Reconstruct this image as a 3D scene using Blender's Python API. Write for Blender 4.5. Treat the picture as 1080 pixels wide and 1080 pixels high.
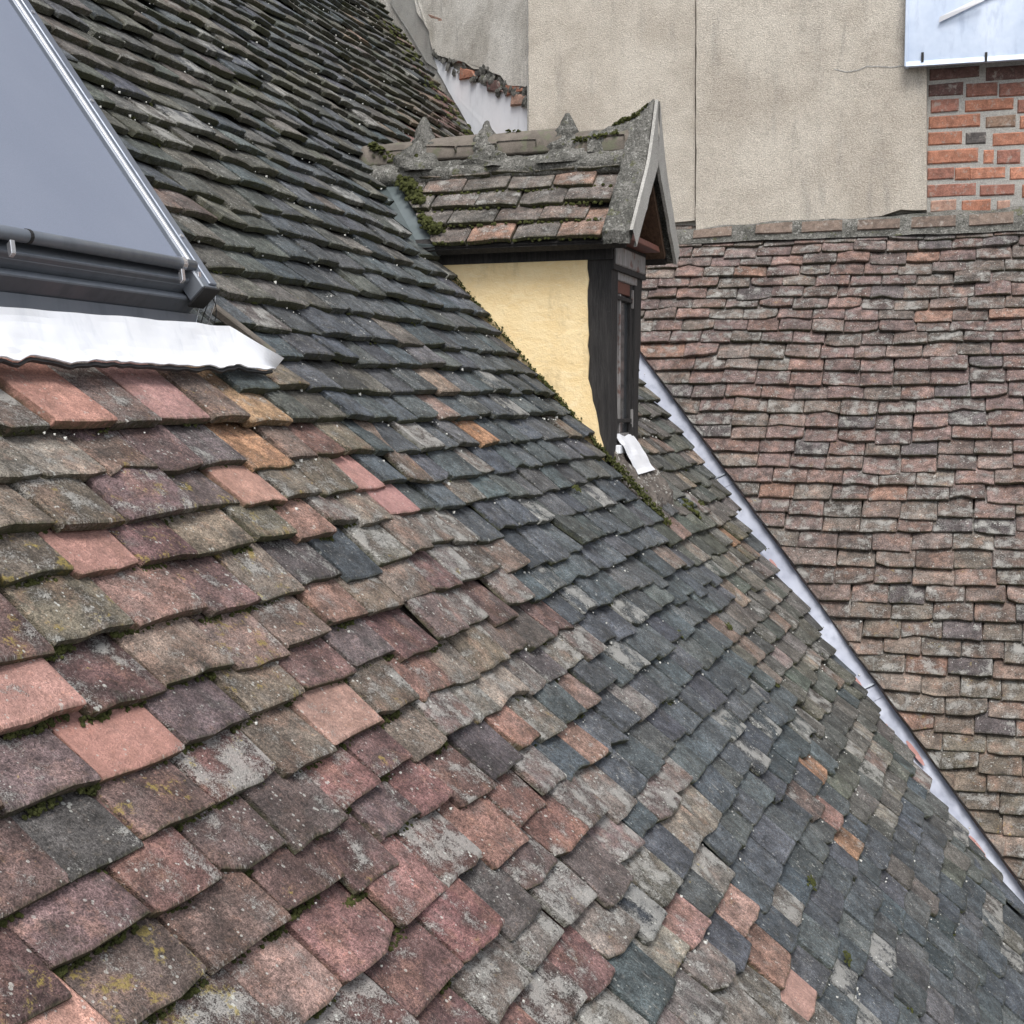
import bpy, bmesh, math, random
from mathutils import Vector as V, noise as mnoise
random.seed(11)
R = math.radians
rnd = random.random
uni = random.uniform

# ------------------------------------------------------------------ camera, sky, sun, exposure
scene = bpy.context.scene
for o in list(bpy.data.objects):
    bpy.data.objects.remove(o)
HC = 8.0                                   # camera height above the courtyard
PITCH, YAW = R(4.338), R(19.327)
FPX, CX, CY = 1450.0, 540.0, 540.0         # focal length in pixels of the 1080 px photograph
cam_d = bpy.data.cameras.new('camera')
cam_d.sensor_width = 36.0
cam_d.lens = 36.0 * FPX / 1080.0
cam_d.clip_start = 0.05
cam_d.clip_end = 2000
cam = bpy.data.objects.new('camera', cam_d)
scene.collection.objects.link(cam)
cam.location = (0, 0, HC)
cam.rotation_euler = (R(90) - PITCH, 0, YAW)
scene.camera = cam

SUN_EL, SUN_AZ = R(58), R(160)             # azimuth clockwise from +Y
world = bpy.data.worlds.new('World')
scene.world = world
world.use_nodes = True
wn, wl = world.node_tree.nodes, world.node_tree.links
wn.clear()
sky = wn.new('ShaderNodeTexSky')
sky.sky_type = 'NISHITA'
sky.sun_disc = False
sky.sun_elevation = SUN_EL
sky.sun_rotation = SUN_AZ
sky.air_density = 1.0
sky.dust_density = 3.0
hs = wn.new('ShaderNodeHueSaturation')     # overcast: the blue is mostly gone
hs.inputs['Saturation'].default_value = 0.42
bg = wn.new('ShaderNodeBackground')
bg.inputs['Strength'].default_value = 0.12
wo = wn.new('ShaderNodeOutputWorld')
wl.new(sky.outputs[0], hs.inputs['Color'])
wl.new(hs.outputs[0], bg.inputs['Color'])
wl.new(bg.outputs[0], wo.inputs['Surface'])
sun_d = bpy.data.lights.new('sun', 'SUN')
sun_d.energy = 1.5
sun_d.angle = R(25)
sun_d.color = (1.0, 0.975, 0.94)
sun = bpy.data.objects.new('sun', sun_d)
scene.collection.objects.link(sun)
sd = V((math.sin(SUN_AZ) * math.cos(SUN_EL), math.cos(SUN_AZ) * math.cos(SUN_EL), math.sin(SUN_EL)))
sun.rotation_euler = sd.to_track_quat('Z', 'Y').to_euler()
sun.location = (0, 0, 30)
vs = scene.view_settings
vs.view_transform = 'Standard'
vs.look = 'None'
vs.gamma = 1
vs.use_curve_mapping = False
vs.exposure = 0.83

# ------------------------------------------------------------------ pixel -> direction (distance comes from the surface touched)
cp, sp_ = math.cos(PITCH), math.sin(PITCH)
FH = V((-math.sin(YAW), math.cos(YAW), 0))
RT = V((math.cos(YAW), math.sin(YAW), 0))
UPV = V((0, 0, 1))
FW = FH * cp - UPV * sp_
UC = UPV * cp + FH * sp_
def ray(x, y): return FW * FPX + RT * (x - CX) - UC * (y - CY)
def proj(p):
    z = max(p.dot(FW), 0.05)
    return CX + FPX * p.dot(RT) / z, CY - FPX * p.dot(UC) / z, z
AL = R(48)                                  # pitch of the main roof
DR = 1.1                                    # eye to main roof, metres
NM = V((math.sin(AL), 0, math.cos(AL)))     # main roof normal
EM = V((math.cos(AL), 0, -math.sin(AL)))    # down the main roof
def MP(u, v, h=0.0):                        # point on the main roof: along the course, down the slope, above
    return V((0, u, 0)) + EM * v + NM * (h - DR)
def M(x, y, h=0.0):                         # pixel -> (u, v) on the main roof raised by h
    q = ray(x, y)
    p = q * (-(DR - h) / q.dot(NM))
    return p.y, p.dot(EM)
def onplane(x, y, axis, val):
    q = ray(x, y)
    return q * (val / q[axis])
# valley line: y = LS*z + LC ; right roof plane is the same equation
LS, LC = 0.745, 6.52
BE = math.atan(1 / LS)
NRR = V((0, -math.sin(BE), math.cos(BE)))   # right roof normal
ER = V((0, -math.cos(BE), -math.sin(BE)))   # down the right roof
ORR = V((0, LC, 0))
def RP(x, w, h=0.0): return ORR + V((x, 0, 0)) + ER * w + NRR * h
def zmain(x, h=0.0): return (h - DR - math.sin(AL) * x) / math.cos(AL)
def vline(z):                               # point of the valley at height z
    x = (-DR - math.cos(AL) * z) / math.sin(AL)
    return V((x, LS * z + LC, z))
def u_valley(v):
    z = MP(0, v).z
    return LS * z + LC
def x_valley(w):
    z = (ER * w).z
    return vline(z).x
YW = 7.25                                   # face of the wall backing behind the right roof

# ------------------------------------------------------------------ materials
def new_mat(name):
    m = bpy.data.materials.new(name)
    m.use_nodes = True
    nt = m.node_tree
    nt.nodes.clear()
    out = nt.nodes.new('ShaderNodeOutputMaterial')
    b = nt.nodes.new('ShaderNodeBsdfPrincipled')
    nt.links.new(b.outputs[0], out.inputs['Surface'])
    return m, nt, b
class NT:
    def __init__(s, nt): s.nt = nt; s.n = nt.nodes; s.l = nt.links
    def node(s, t, **k):
        n = s.n.new(t)
        for a, b in k.items(): setattr(n, a, b)
        return n
    def lk(s, a, b): s.l.new(a, b)
    def noise(s, vec, scale, detail=4, rough=.55, dist=0.0):
        n = s.node('ShaderNodeTexNoise')
        n.inputs['Scale'].default_value = scale
        n.inputs['Detail'].default_value = detail
        n.inputs['Roughness'].default_value = rough
        n.inputs['Distortion'].default_value = dist
        if vec is not None: s.lk(vec, n.inputs['Vector'])
        return n.outputs['Fac']
    def vor(s, vec, scale, feature='F1'):
        n = s.node('ShaderNodeTexVoronoi', feature=feature)
        n.inputs['Scale'].default_value = scale
        s.lk(vec, n.inputs['Vector'])
        return n.outputs['Distance']
    def math(s, op, a, b=None, c=None, clamp=False):
        n = s.node('ShaderNodeMath', operation=op)
        n.use_clamp = clamp
        for i, q in enumerate((a, b, c)):
            if q is None: continue
            if isinstance(q, (int, float)): n.inputs[i].default_value = q
            else: s.lk(q, n.inputs[i])
        return n.outputs[0]
    def smooth(s, v, a, b, lo=0.0, hi=1.0):
        n = s.node('ShaderNodeMapRange', interpolation_type='SMOOTHSTEP')
        for i, q in enumerate((v, a, b, lo, hi)):
            if isinstance(q, (int, float)): n.inputs[i].default_value = q
            else: s.lk(q, n.inputs[i])
        return n.outputs[0]
    def mix(s, f, a, b, mode='MIX'):
        n = s.node('ShaderNodeMix', data_type='RGBA', blend_type=mode)
        n.clamp_factor = True
        for i, q in ((0, f), (6, a), (7, b)):
            if isinstance(q, (int, float)): n.inputs[i].default_value = q
            elif isinstance(q, tuple): n.inputs[i].default_value = (q[0], q[1], q[2], 1)
            else: s.lk(q, n.inputs[i])
        return n.outputs[2]
    def mapv(s, vec, scale):
        n = s.node('ShaderNodeMapping')
        n.inputs['Scale'].default_value = scale
        s.lk(vec, n.inputs['Vector'])
        return n.outputs[0]
    def bump(s, h, strength, dist, prev=None):
        n = s.node('ShaderNodeBump')
        n.inputs['Strength'].default_value = strength
        n.inputs['Distance'].default_value = dist
        s.lk(h, n.inputs['Height'])
        if prev is not None: s.lk(prev, n.inputs['Normal'])
        return n.outputs[0]
    def pos(s): return s.node('ShaderNodeNewGeometry').outputs['Position']
    def attr(s, name):
        return s.node('ShaderNodeAttribute', attribute_name=name)

def tile_material():
    m, nt, b = new_mat('weathered_clay_tile')
    t = NT(nt)
    uvn = t.node('ShaderNodeUVMap'); uvn.uv_map = 'UVMap'
    uv = uvn.outputs[0]
    a = t.attr('tcol'); p = t.attr('tpar')
    sep = t.node('ShaderNodeSeparateColor'); t.lk(p.outputs['Color'], sep.inputs[0])
    edge, yel, strk = sep.outputs[0], sep.outputs[1], sep.outputs[2]
    lich = a.outputs['Alpha']
    streak_uv = t.mapv(uv, (1.0, 0.16, 1.0))
    mid = t.noise(uv, 26, 4, .68)
    low = t.noise(uv, 7, 2, .5)
    fine = t.noise(uv, 150, 3, .75)
    grit = t.noise(uv, 430, 1, .6)
    stn = t.noise(streak_uv, 80, 3, .7)
    col = a.outputs['Color']
    # mottling
    f1 = t.smooth(mid, .3, .7, .55, 1.45)
    f2 = t.smooth(fine, .28, .72, .45, 1.62)
    f3 = t.smooth(low, .3, .7, .68, 1.34)
    f4 = t.smooth(grit, .3, .7, .62, 1.42)
    mul = t.math('MULTIPLY', t.math('MULTIPLY', f1, f2), t.math('MULTIPLY', f3, f4))
    age = p.outputs['Alpha']
    mul = t.math('ADD', t.math('MULTIPLY', mul, age), t.math('SUBTRACT', 1.0, age))
    cb = t.node('ShaderNodeCombineColor')
    for i in range(3): t.lk(mul, cb.inputs[i])
    # flakes of the red clay body showing through, and sooty skin
    col = t.mix(t.math('MULTIPLY', t.smooth(t.noise(uv, 60, 3, .75), .54, .70), t.math('MULTIPLY', age, .6)), col, t.mix(1.0, col, (1.75, 1.45, 1.3), 'MULTIPLY'))
    col = t.mix(t.math('MULTIPLY', t.smooth(t.noise(uv, 15, 3, .65), .50, .72), t.math('MULTIPLY', age, .55)), col, (.06, .058, .056))
    sc = t.node('ShaderNodeSeparateColor'); t.lk(a.outputs['Color'], sc.inputs[0])
    warm = t.math('MULTIPLY', t.smooth(t.math('SUBTRACT', sc.outputs[0], sc.outputs[2]), .012, .05), age)
    rn = t.math('ADD', t.math('MULTIPLY', t.noise(uv, 12, 3, .6), .75), t.math('MULTIPLY', fine, .25))
    col = t.mix(t.math('MULTIPLY', t.smooth(rn, .50, .60), t.math('MULTIPLY', warm, .36)), col, (.200, .112, .080))
    col = t.mix(1.0, col, cb.outputs[0], 'MULTIPLY')
    # pale streaks running down the slope
    sf = t.math('MULTIPLY', t.smooth(stn, .60, .74), t.math('MULTIPLY', strk, .65))
    col = t.mix(sf, col, (.30, .295, .27))
    # grey crust lichen, broken up into grains
    ln = t.math('ADD', t.math('ADD', t.math('MULTIPLY', t.noise(uv, 16, 2, .6), .42), t.math('MULTIPLY', mid, .18)), t.math('ADD', t.math('MULTIPLY', fine, .26), t.math('MULTIPLY', grit, .14)))
    th = t.math('SUBTRACT', .605, t.math('MULTIPLY', lich, .155))
    lf = t.smooth(ln, th, t.math('ADD', th, .075))
    lc = t.mix(grit, (.15, .145, .13), (.46, .455, .43))
    col = t.mix(t.math('MULTIPLY', lf, .78), col, lc)
    # small white spots
    vd = t.vor(uv, 95)
    spot = t.math('MULTIPLY', t.math('LESS_THAN', vd, t.math('MULTIPLY', t.smooth(t.noise(uv, 33, 2), .42, .75), .36)), t.math('ADD', lich, .3))
    col = t.mix(t.math('MULTIPLY', spot, .75, clamp=True), col, (.50, .50, .46))
    # yellow lichen
    yn = t.math('ADD', t.math('MULTIPLY', t.noise(uv, 24, 3, .6), .62), t.math('MULTIPLY', fine, .38))
    yth = t.math('SUBTRACT', .655, t.math('MULTIPLY', yel, .13))
    yf = t.smooth(yn, yth, t.math('ADD', yth, .07))
    col = t.mix(t.math('MULTIPLY', yf, .7), col, t.mix(fine, (.17, .14, .035), (.34, .26, .06)))
    # moss and dirt living on the tail and side edges
    en = t.math('MULTIPLY', edge, t.smooth(t.math('ADD', t.noise(uv, 60, 4, .7), t.math('MULTIPLY', edge, .25)), .45, .75), clamp=True)
    col = t.mix(en, col, t.mix(fine, (.018, .019, .010), (.075, .080, .030)))
    t.lk(col, b.inputs['Base Color'])
    b.inputs['Roughness'].default_value = .82
    b.inputs['Specular IOR Level'].default_value = .35
    n1 = t.bump(t.math('ADD', mid, t.math('MULTIPLY', low, .8)), .55, .010)
    n2 = t.bump(t.math('ADD', t.math('ADD', fine, t.math('MULTIPLY', grit, .5)), t.math('MULTIPLY', t.math('ADD', lf, t.math('MULTIPLY', stn, strk)), .7)), .8, .0035, n1)
    t.lk(n2, b.inputs['Normal'])
    return m
MT = {}
MT['tile'] = tile_material()

def simple_mat(name, c1, c2, scale, rough=.8, bump=.4, bdist=.004, stretch=(1, 1, 1), metal=0.0, fine=200, spec=.4, c3=None, c3t=.62, c3s=5):
    m, nt, b = new_mat(name)
    t = NT(nt)
    pv = t.mapv(t.pos(), stretch)
    n = t.noise(pv, scale, 6, .65)
    f = t.noise(pv, fine, 3, .65)
    col = t.mix(t.smooth(n, .3, .7), c1, c2)
    col = t.mix(t.smooth(f, .35, .7, 0, .35), col, tuple(k * .55 for k in c1))
    if c3:
        col = t.mix(t.smooth(t.noise(t.pos(), c3s, 5, .65), c3t, c3t + .1), col, c3)
    t.lk(col, b.inputs['Base Color'])
    b.inputs['Roughness'].default_value = rough
    b.inputs['Metallic'].default_value = metal
    b.inputs['Specular IOR Level'].default_value = spec
    if bump:
        t.lk(t.bump(t.math('ADD', n, t.math('MULTIPLY', f, .5)), bump, bdist), b.inputs['Normal'])
    return m

def render_mat(name, c1, c2, c3, grain=.5):
    """rough cement render: broad tone patches, sandy grain, damp streaks"""
    m, nt, b = new_mat(name)
    t = NT(nt)
    p = t.pos()
    st = t.mapv(p, (3.0, 3.0, .5))
    low = t.noise(p, 2.6, 6, .68)
    sn = t.noise(st, 3.0, 6, .7)
    mid = t.noise(p, 14, 5, .65)
    fine = t.noise(p, 210, 3, .75)
    pit = t.vor(p, 160)
    col = t.mix(t.smooth(low, .32, .68), c1, c2)
    col = t.mix(t.smooth(sn, .52, .75, 0, .65), col, c3)
    col = t.mix(t.smooth(mid, .5, .75, 0, .35), col, tuple(k * .72 for k in c1))
    g = t.smooth(fine, .3, .7, 1 - grain * .45, 1 + grain * .35)
    cb = t.node('ShaderNodeCombineColor')
    for i in range(3): t.lk(g, cb.inputs[i])
    col = t.mix(1.0, col, cb.outputs[0], 'MULTIPLY')
    t.lk(col, b.inputs['Base Color'])
    b.inputs['Roughness'].default_value = .92
    b.inputs['Specular IOR Level'].default_value = .2
    n1 = t.bump(mid, .35, .01)
    n2 = t.bump(t.math('ADD', fine, t.math('MULTIPLY', pit, .6)), .8, .004, n1)
    t.lk(n2, b.inputs['Normal'])
    return m
MT['render'] = render_mat('cement_render', (.43, .385, .325), (.56, .515, .445), (.29, .272, .245), .7)
MT['render_old'] = render_mat('old_lime_render', (.42, .39, .34), (.72, .69, .63), (.22, .21, .195), 1.1)
def mortar_mat():
    m, nt, b = new_mat('lichened_grey_mortar')
    t = NT(nt); p = t.pos()
    n = t.noise(p, 11, 4, .7); n2 = t.noise(p, 34, 4, .75); f = t.noise(p, 150, 3, .75)
    col = t.mix(t.smooth(n, .3, .7), (.085, .084, .075), (.175, .170, .155))
    col = t.mix(t.smooth(n2, .52, .70), col, (.055, .056, .048))
    g = t.smooth(f, .3, .7, .55, 1.5)
    cb = t.node('ShaderNodeCombineColor')
    for i in range(3): t.lk(g, cb.inputs[i])
    col = t.mix(1.0, col, cb.outputs[0], 'MULTIPLY')
    ln = t.math('ADD', t.math('MULTIPLY', t.noise(p, 48, 3, .7), .65), t.math('MULTIPLY', f, .35))
    col = t.mix(t.smooth(ln, .54, .62, 0, .75), col, (.33, .325, .30))
    col = t.mix(t.smooth(t.noise(p, 19, 3, .7), .60, .70, 0, .7), col, (.10, .105, .045))
    t.lk(col, b.inputs['Base Color'])
    b.inputs['Roughness'].default_value = .95
    b.inputs['Specular IOR Level'].default_value = .2
    n1 = t.bump(n2, .9, .014)
    t.lk(t.bump(f, .9, .004, n1), b.inputs['Normal'])
    return m
MT['mortar'] = mortar_mat()
MT['mortar_pale'] = render_mat('pale_mortar', (.36, .35, .325), (.44, .43, .40), (.22, .215, .20), .6)
MT['apron'] = simple_mat('lichened_apron', (.075, .064, .056), (.18, .155, .135), 26, .92, 1.0, .014, fine=110, c3=(.34, .33, .30), c3t=.55, c3s=45)
MT['deck'] = simple_mat('dark_underlay', (.03, .027, .022), (.05, .045, .04), 20)
MT['moss'] = simple_mat('green_moss', (.034, .038, .014), (.088, .096, .030), 60, .95, .9, .006, fine=400, spec=.15)
MT['crumb'] = simple_mat('pale_lichen_crumb', (.50, .50, .46), (.66, .66, .62), 60, .9, .5)
MT['yellow'] = None
def plaster_yellow():
    m, nt, b = new_mat('ochre_plaster')
    t = NT(nt); p = t.pos()
    mid = t.noise(t.mapv(p, (1, 1, 1.6)), 9, 5, .6, .6)
    fine = t.noise(p, 160, 3, .6)
    trowel = t.noise(t.mapv(p, (1, 1, 3.0)), 22, 3, .6, 1.2)
    col = t.mix(t.smooth(mid, .3, .7), (.82, .62, .33), (.88, .70, .41))
    col = t.mix(t.smooth(trowel, .5, .75, 0, .5), col, (.90, .76, .51))
    col = t.mix(t.smooth(fine, .6, .8, 0, .25), col, (.40, .27, .12))
    col = t.mix(t.smooth(t.noise(t.mapv(p, (2.5, 2.5, .7)), 5, 5, .7), .50, .72, 0, .6), col, (.55, .42, .24))
    t.lk(col, b.inputs['Base Color'])
    b.inputs['Roughness'].default_value = .88
    b.inputs['Specular IOR Level'].default_value = .25
    n1 = t.bump(mid, .30, .012)
    t.lk(t.bump(t.math('ADD', fine, t.math('MULTIPLY', t.noise(p, 55, 3, .7), 1.2)), .6, .0035, n1), b.inputs['Normal'])
    return m
MT['yellow'] = plaster_yellow()
MT['timber'] = simple_mat('blackened_oak', (.016, .015, .015), (.040, .037, .036), 16, .75, .9, .006, (6, 6, .55), fine=60, c3=(.12, .115, .11), c3t=.66, c3s=30)
MT['timber_grey'] = simple_mat('grey_weathered_paint', (.20, .19, .18), (.36, .345, .34), 14, .7, .6, .004, (5, 5, .6), fine=70, c3=(.16, .09, .075), c3t=.56, c3s=14)
MT['timber_brown'] = simple_mat('brown_plank', (.055, .030, .018), (.12, .07, .042), 12, .8, .7, .005, (6, 6, .5), fine=60)
MT['red_board'] = simple_mat('red_brown_paint', (.115, .042, .030), (.17, .07, .05), 18, .6, .3, .002)
MT['clay'] = simple_mat('terracotta_ridge', (.115, .100, .083), (.195, .168, .142), 15, .9, .7, .006, c3=(.13, .13, .09), c3t=.52, c3s=18)
def zinc_mat(name, c1, c2, metal, rough, c3=None):
    m, nt, b = new_mat(name)
    t = NT(nt); p = t.pos()
    n = t.noise(p, 4, 4, .6); n2 = t.noise(t.mapv(p, (1.5, 1.5, .4)), 16, 4, .65)
    col = t.mix(t.smooth(n, .3, .7), c1, c2)
    col = t.mix(t.smooth(n2, .5, .75, 0, .4), col, c3 or tuple(k * .7 for k in c1))
    t.lk(col, b.inputs['Base Color'])
    b.inputs['Metallic'].default_value = metal
    t.lk(t.smooth(n2, .3, .7, rough - .07, rough + .1), b.inputs['Roughness'])
    t.lk(t.bump(n, .25, .012), b.inputs['Normal'])
    return m
MT['zinc'] = zinc_mat('zinc_sheet', (.24, .258, .315), (.32, .34, .40), .2, .55)
MT['zinc_white'] = zinc_mat('pale_zinc_sheet', (.80, .82, .86), (.86, .87, .90), .0, .6)
MT['zinc_blue'] = zinc_mat('bluish_zinc_sheet', (.46, .54, .67), (.64, .71, .82), .3, .45, (.28, .35, .48))
MT['lead'] = zinc_mat('bright_lead_flashing', (.74, .76, .80), (.86, .87, .89), .1, .5, (.56, .59, .64))
MT['zinc_green'] = zinc_mat('greenish_zinc', (.10, .125, .125), (.17, .195, .20), .4, .45)
MT['rust'] = simple_mat('red_lead_primer', (.34, .17, .15), (.42, .24, .22), 30, .8, .3)
MT['fabric'] = simple_mat('grey_blind_mesh', (.205, .230, .290), (.220, .245, .305), 3.0, .95, 0, .001, fine=700, spec=.08)
MT['frame'] = zinc_mat('grey_coated_aluminium', (.150, .168, .195), (.185, .203, .230), .35, .40)
MT['frame_light'] = zinc_mat('light_aluminium_edge', (.16, .18, .22), (.21, .235, .28), .5, .38)
MT['alu_white'] = zinc_mat('bare_aluminium', (.72, .75, .80), (.8, .82, .86), .6, .3)
MT['chrome'] = zinc_mat('bright_steel', (.6, .6, .62), (.7, .7, .72), .9, .25)
MT['black'] = simple_mat('black_rubber', (.012, .012, .013), (.02, .02, .02), 20, .6, .2)
def brick_mat():
    m, nt, b = new_mat('fired_brick')
    t = NT(nt); p = t.pos()
    a = t.attr('tcol')
    n = t.noise(p, 35, 5, .65); f = t.noise(p, 190, 3, .65)
    g = t.math('MULTIPLY', t.smooth(n, .3, .7, .7, 1.25), t.smooth(f, .3, .7, .75, 1.2))
    cb = t.node('ShaderNodeCombineColor')
    for i in range(3): t.lk(g, cb.inputs[i])
    col = t.mix(1.0, a.outputs['Color'], cb.outputs[0], 'MULTIPLY')
    col = t.mix(t.smooth(t.noise(p, 30, 4, .72), .54, .68, 0, .7), col, (.34, .31, .275))
    t.lk(col, b.inputs['Base Color'])
    b.inputs['Roughness'].default_value = .9
    t.lk(t.bump(t.math('ADD', n, f), .7, .006), b.inputs['Normal'])
    return m
MT['brick'] = brick_mat()
def glass_mat():
    m, nt, b = new_mat('dusty_window_glass')
    t = NT(nt)
    b.inputs['Base Color'].default_value = (.05, .055, .06, 1)
    b.inputs['Roughness'].default_value = .12
    b.inputs['Specular IOR Level'].default_value = .6
    return m
MT['glass'] = glass_mat()
MT['paving'] = render_mat('courtyard_paving', (.20, .19, .175), (.27, .26, .24), (.13, .125, .12), .8)

# ------------------------------------------------------------------ helpers
COL = scene.collection
def org(o): return V(o['_o']) if o is not None else V((0, 0, 0))
def mesh(name, verts, faces, mat, parent=None, attrs=None, uvs=None, smooth=False, base=False):
    """verts in eye-centred coordinates; the object gets its own origin"""
    verts = [V(v) for v in verts]
    lo = V((min(v.x for v in verts), min(v.y for v in verts), min(v.z for v in verts)))
    hi = V((max(v.x for v in verts), max(v.y for v in verts), max(v.z for v in verts)))
    c = (lo + hi) / 2
    if base: c.z = lo.z
    me = bpy.data.meshes.new(name)
    me.from_pydata([v - c for v in verts], [], faces)
    if attrs:
        for k, data in attrs.items():
            at = me.color_attributes.new(k, 'FLOAT_COLOR', 'POINT')
            flat = [q for d in data for q in d]
            at.data.foreach_set('color', flat)
    if uvs:
        ul = me.uv_layers.new(name='UVMap')
        buf = []
        for l in me.loops: buf.extend(uvs[l.vertex_index])
        ul.data.foreach_set('uv', buf)
    me.materials.append(mat)
    if smooth: me.polygons.foreach_set('use_smooth', [True] * len(me.polygons))
    me.update()
    o = bpy.data.objects.new(name, me)
    COL.objects.link(o)
    c = c + V((0, 0, HC))
    o['_o'] = tuple(c)
    if parent is not None:
        o.parent = parent
        o.location = c - org(parent)
    else:
        o.location = c
    return o
def thing(name, label, cat, at, group=None):
    o = bpy.data.objects.new(name, None)
    COL.objects.link(o)
    c = V(at) + V((0, 0, HC))
    o.location = c
    o.empty_display_size = .2
    o['_o'] = tuple(c); o['label'] = label; o['category'] = cat
    if group: o['group'] = group
    return o
def tag(o, label, cat, group=None, kind=None):
    o['label'] = label; o['category'] = cat
    if group: o['group'] = group
    if kind: o['kind'] = kind
    return o
class MB:
    def __init__(s): s.v = []; s.f = []
    def add(s, vs, fs):
        k = len(s.v); s.v += [V(q) for q in vs]; s.f += [tuple(i + k for i in q) for q in fs]; return s
    def hexa(s, p):      # 8 points: bottom 4, top 4
        return s.add(p, [(3, 2, 1, 0), (4, 5, 6, 7), (0, 1, 5, 4), (1, 2, 6, 5), (2, 3, 7, 6), (3, 0, 4, 7)])
    def box(s, a, b):
        x0, y0, z0 = a; x1, y1, z1 = b
        return s.hexa([(x0, y0, z0), (x1, y0, z0), (x1, y1, z0), (x0, y1, z0), (x0, y0, z1), (x1, y0, z1), (x1, y1, z1), (x0, y1, z1)])
    def prism(s, pts, ext):
        n = len(pts); ext = V(ext)
        pts = [V(p) for p in pts]
        k = len(s.v)
        s.v += pts + [p + ext for p in pts]
        s.f += [tuple(k + i for i in range(n)), tuple(k + n + i for i in reversed(range(n)))]
        for i in range(n):
            j = (i + 1) % n
            s.f.append((k + i, k + n + i, k + n + j, k + j))
        return s
    def tube(s, path, r, n=8):
        path = [V(p) for p in path]
        k = len(s.v); rr = r if isinstance(r, (list, tuple)) else [r] * len(path)
        for i, p in enumerate(path):
            d = (path[min(i + 1, len(path) - 1)] - path[max(i - 1, 0)]).normalized()
            a = d.orthogonal().normalized(); b2 = d.cross(a)
            for j in range(n):
                t = 2 * math.pi * j / n
                s.v.append(p + (a * math.cos(t) + b2 * math.sin(t)) * rr[i])
        for i in range(len(path) - 1):
            for j in range(n):
                s.f.append((k + i * n + j, k + i * n + (j + 1) % n, k + (i + 1) * n + (j + 1) % n, k + (i + 1) * n + j))
        s.f.append(tuple(k + j for j in reversed(range(n)))); s.f.append(tuple(k + (len(path) - 1) * n + j for j in range(n)))
        return s
    def build(s, name, mat, parent=None, **k):
        return mesh(name, s.v, s.f, mat, parent, **k)
def fixn(o):
    bm = bmesh.new(); bm.from_mesh(o.data)
    bmesh.ops.recalc_face_normals(bm, faces=bm.faces)
    bm.to_mesh(o.data); bm.free()
    return o
def bevel(o, w=.003, seg=1):
    bm = bmesh.new(); bm.from_mesh(o.data)
    bmesh.ops.recalc_face_normals(bm, faces=bm.faces)
    bmesh.ops.bevel(bm, geom=list(bm.edges), offset=w, segments=seg, affect='EDGES', clamp_overlap=True)
    bm.to_mesh(o.data); bm.free()
    return o
def nz(x, y, z=0.0): return mnoise.noise(V((x, y, z)))
def surf(fn, nu, nv):
    vs = [V(fn(i / nu, j / nv)) for j in range(nv + 1) for i in range(nu + 1)]
    fs = [(j * (nu + 1) + i, j * (nu + 1) + i + 1, (j + 1) * (nu + 1) + i + 1, (j + 1) * (nu + 1) + i) for j in range(nv) for i in range(nu)]
    return vs, fs
def shell(name, fn, nu, nv, nrm, th, mat, parent, smooth=True):
    """a sheet of real thickness: surface plus an offset back and rim"""
    vs, fs = surf(fn, nu, nv)
    n = len(vs)
    nrm = V(nrm).normalized()
    bk = [v - nrm * th for v in vs]
    rim = [i for i in range(nu + 1)] + [(j + 1) * (nu + 1) - 1 for j in range(1, nv + 1)] + [nv * (nu + 1) + i for i in reversed(range(nu))] + [j * (nu + 1) for j in reversed(range(1, nv))]
    allf = list(fs) + [tuple(n + k for k in reversed(q)) for q in fs]
    for a, b in zip(rim, rim[1:] + rim[:1]): allf.append((b, a, n + a, n + b))
    o = mesh(name, vs + bk, allf, mat, parent)
    fixn(o)
    return o

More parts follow.
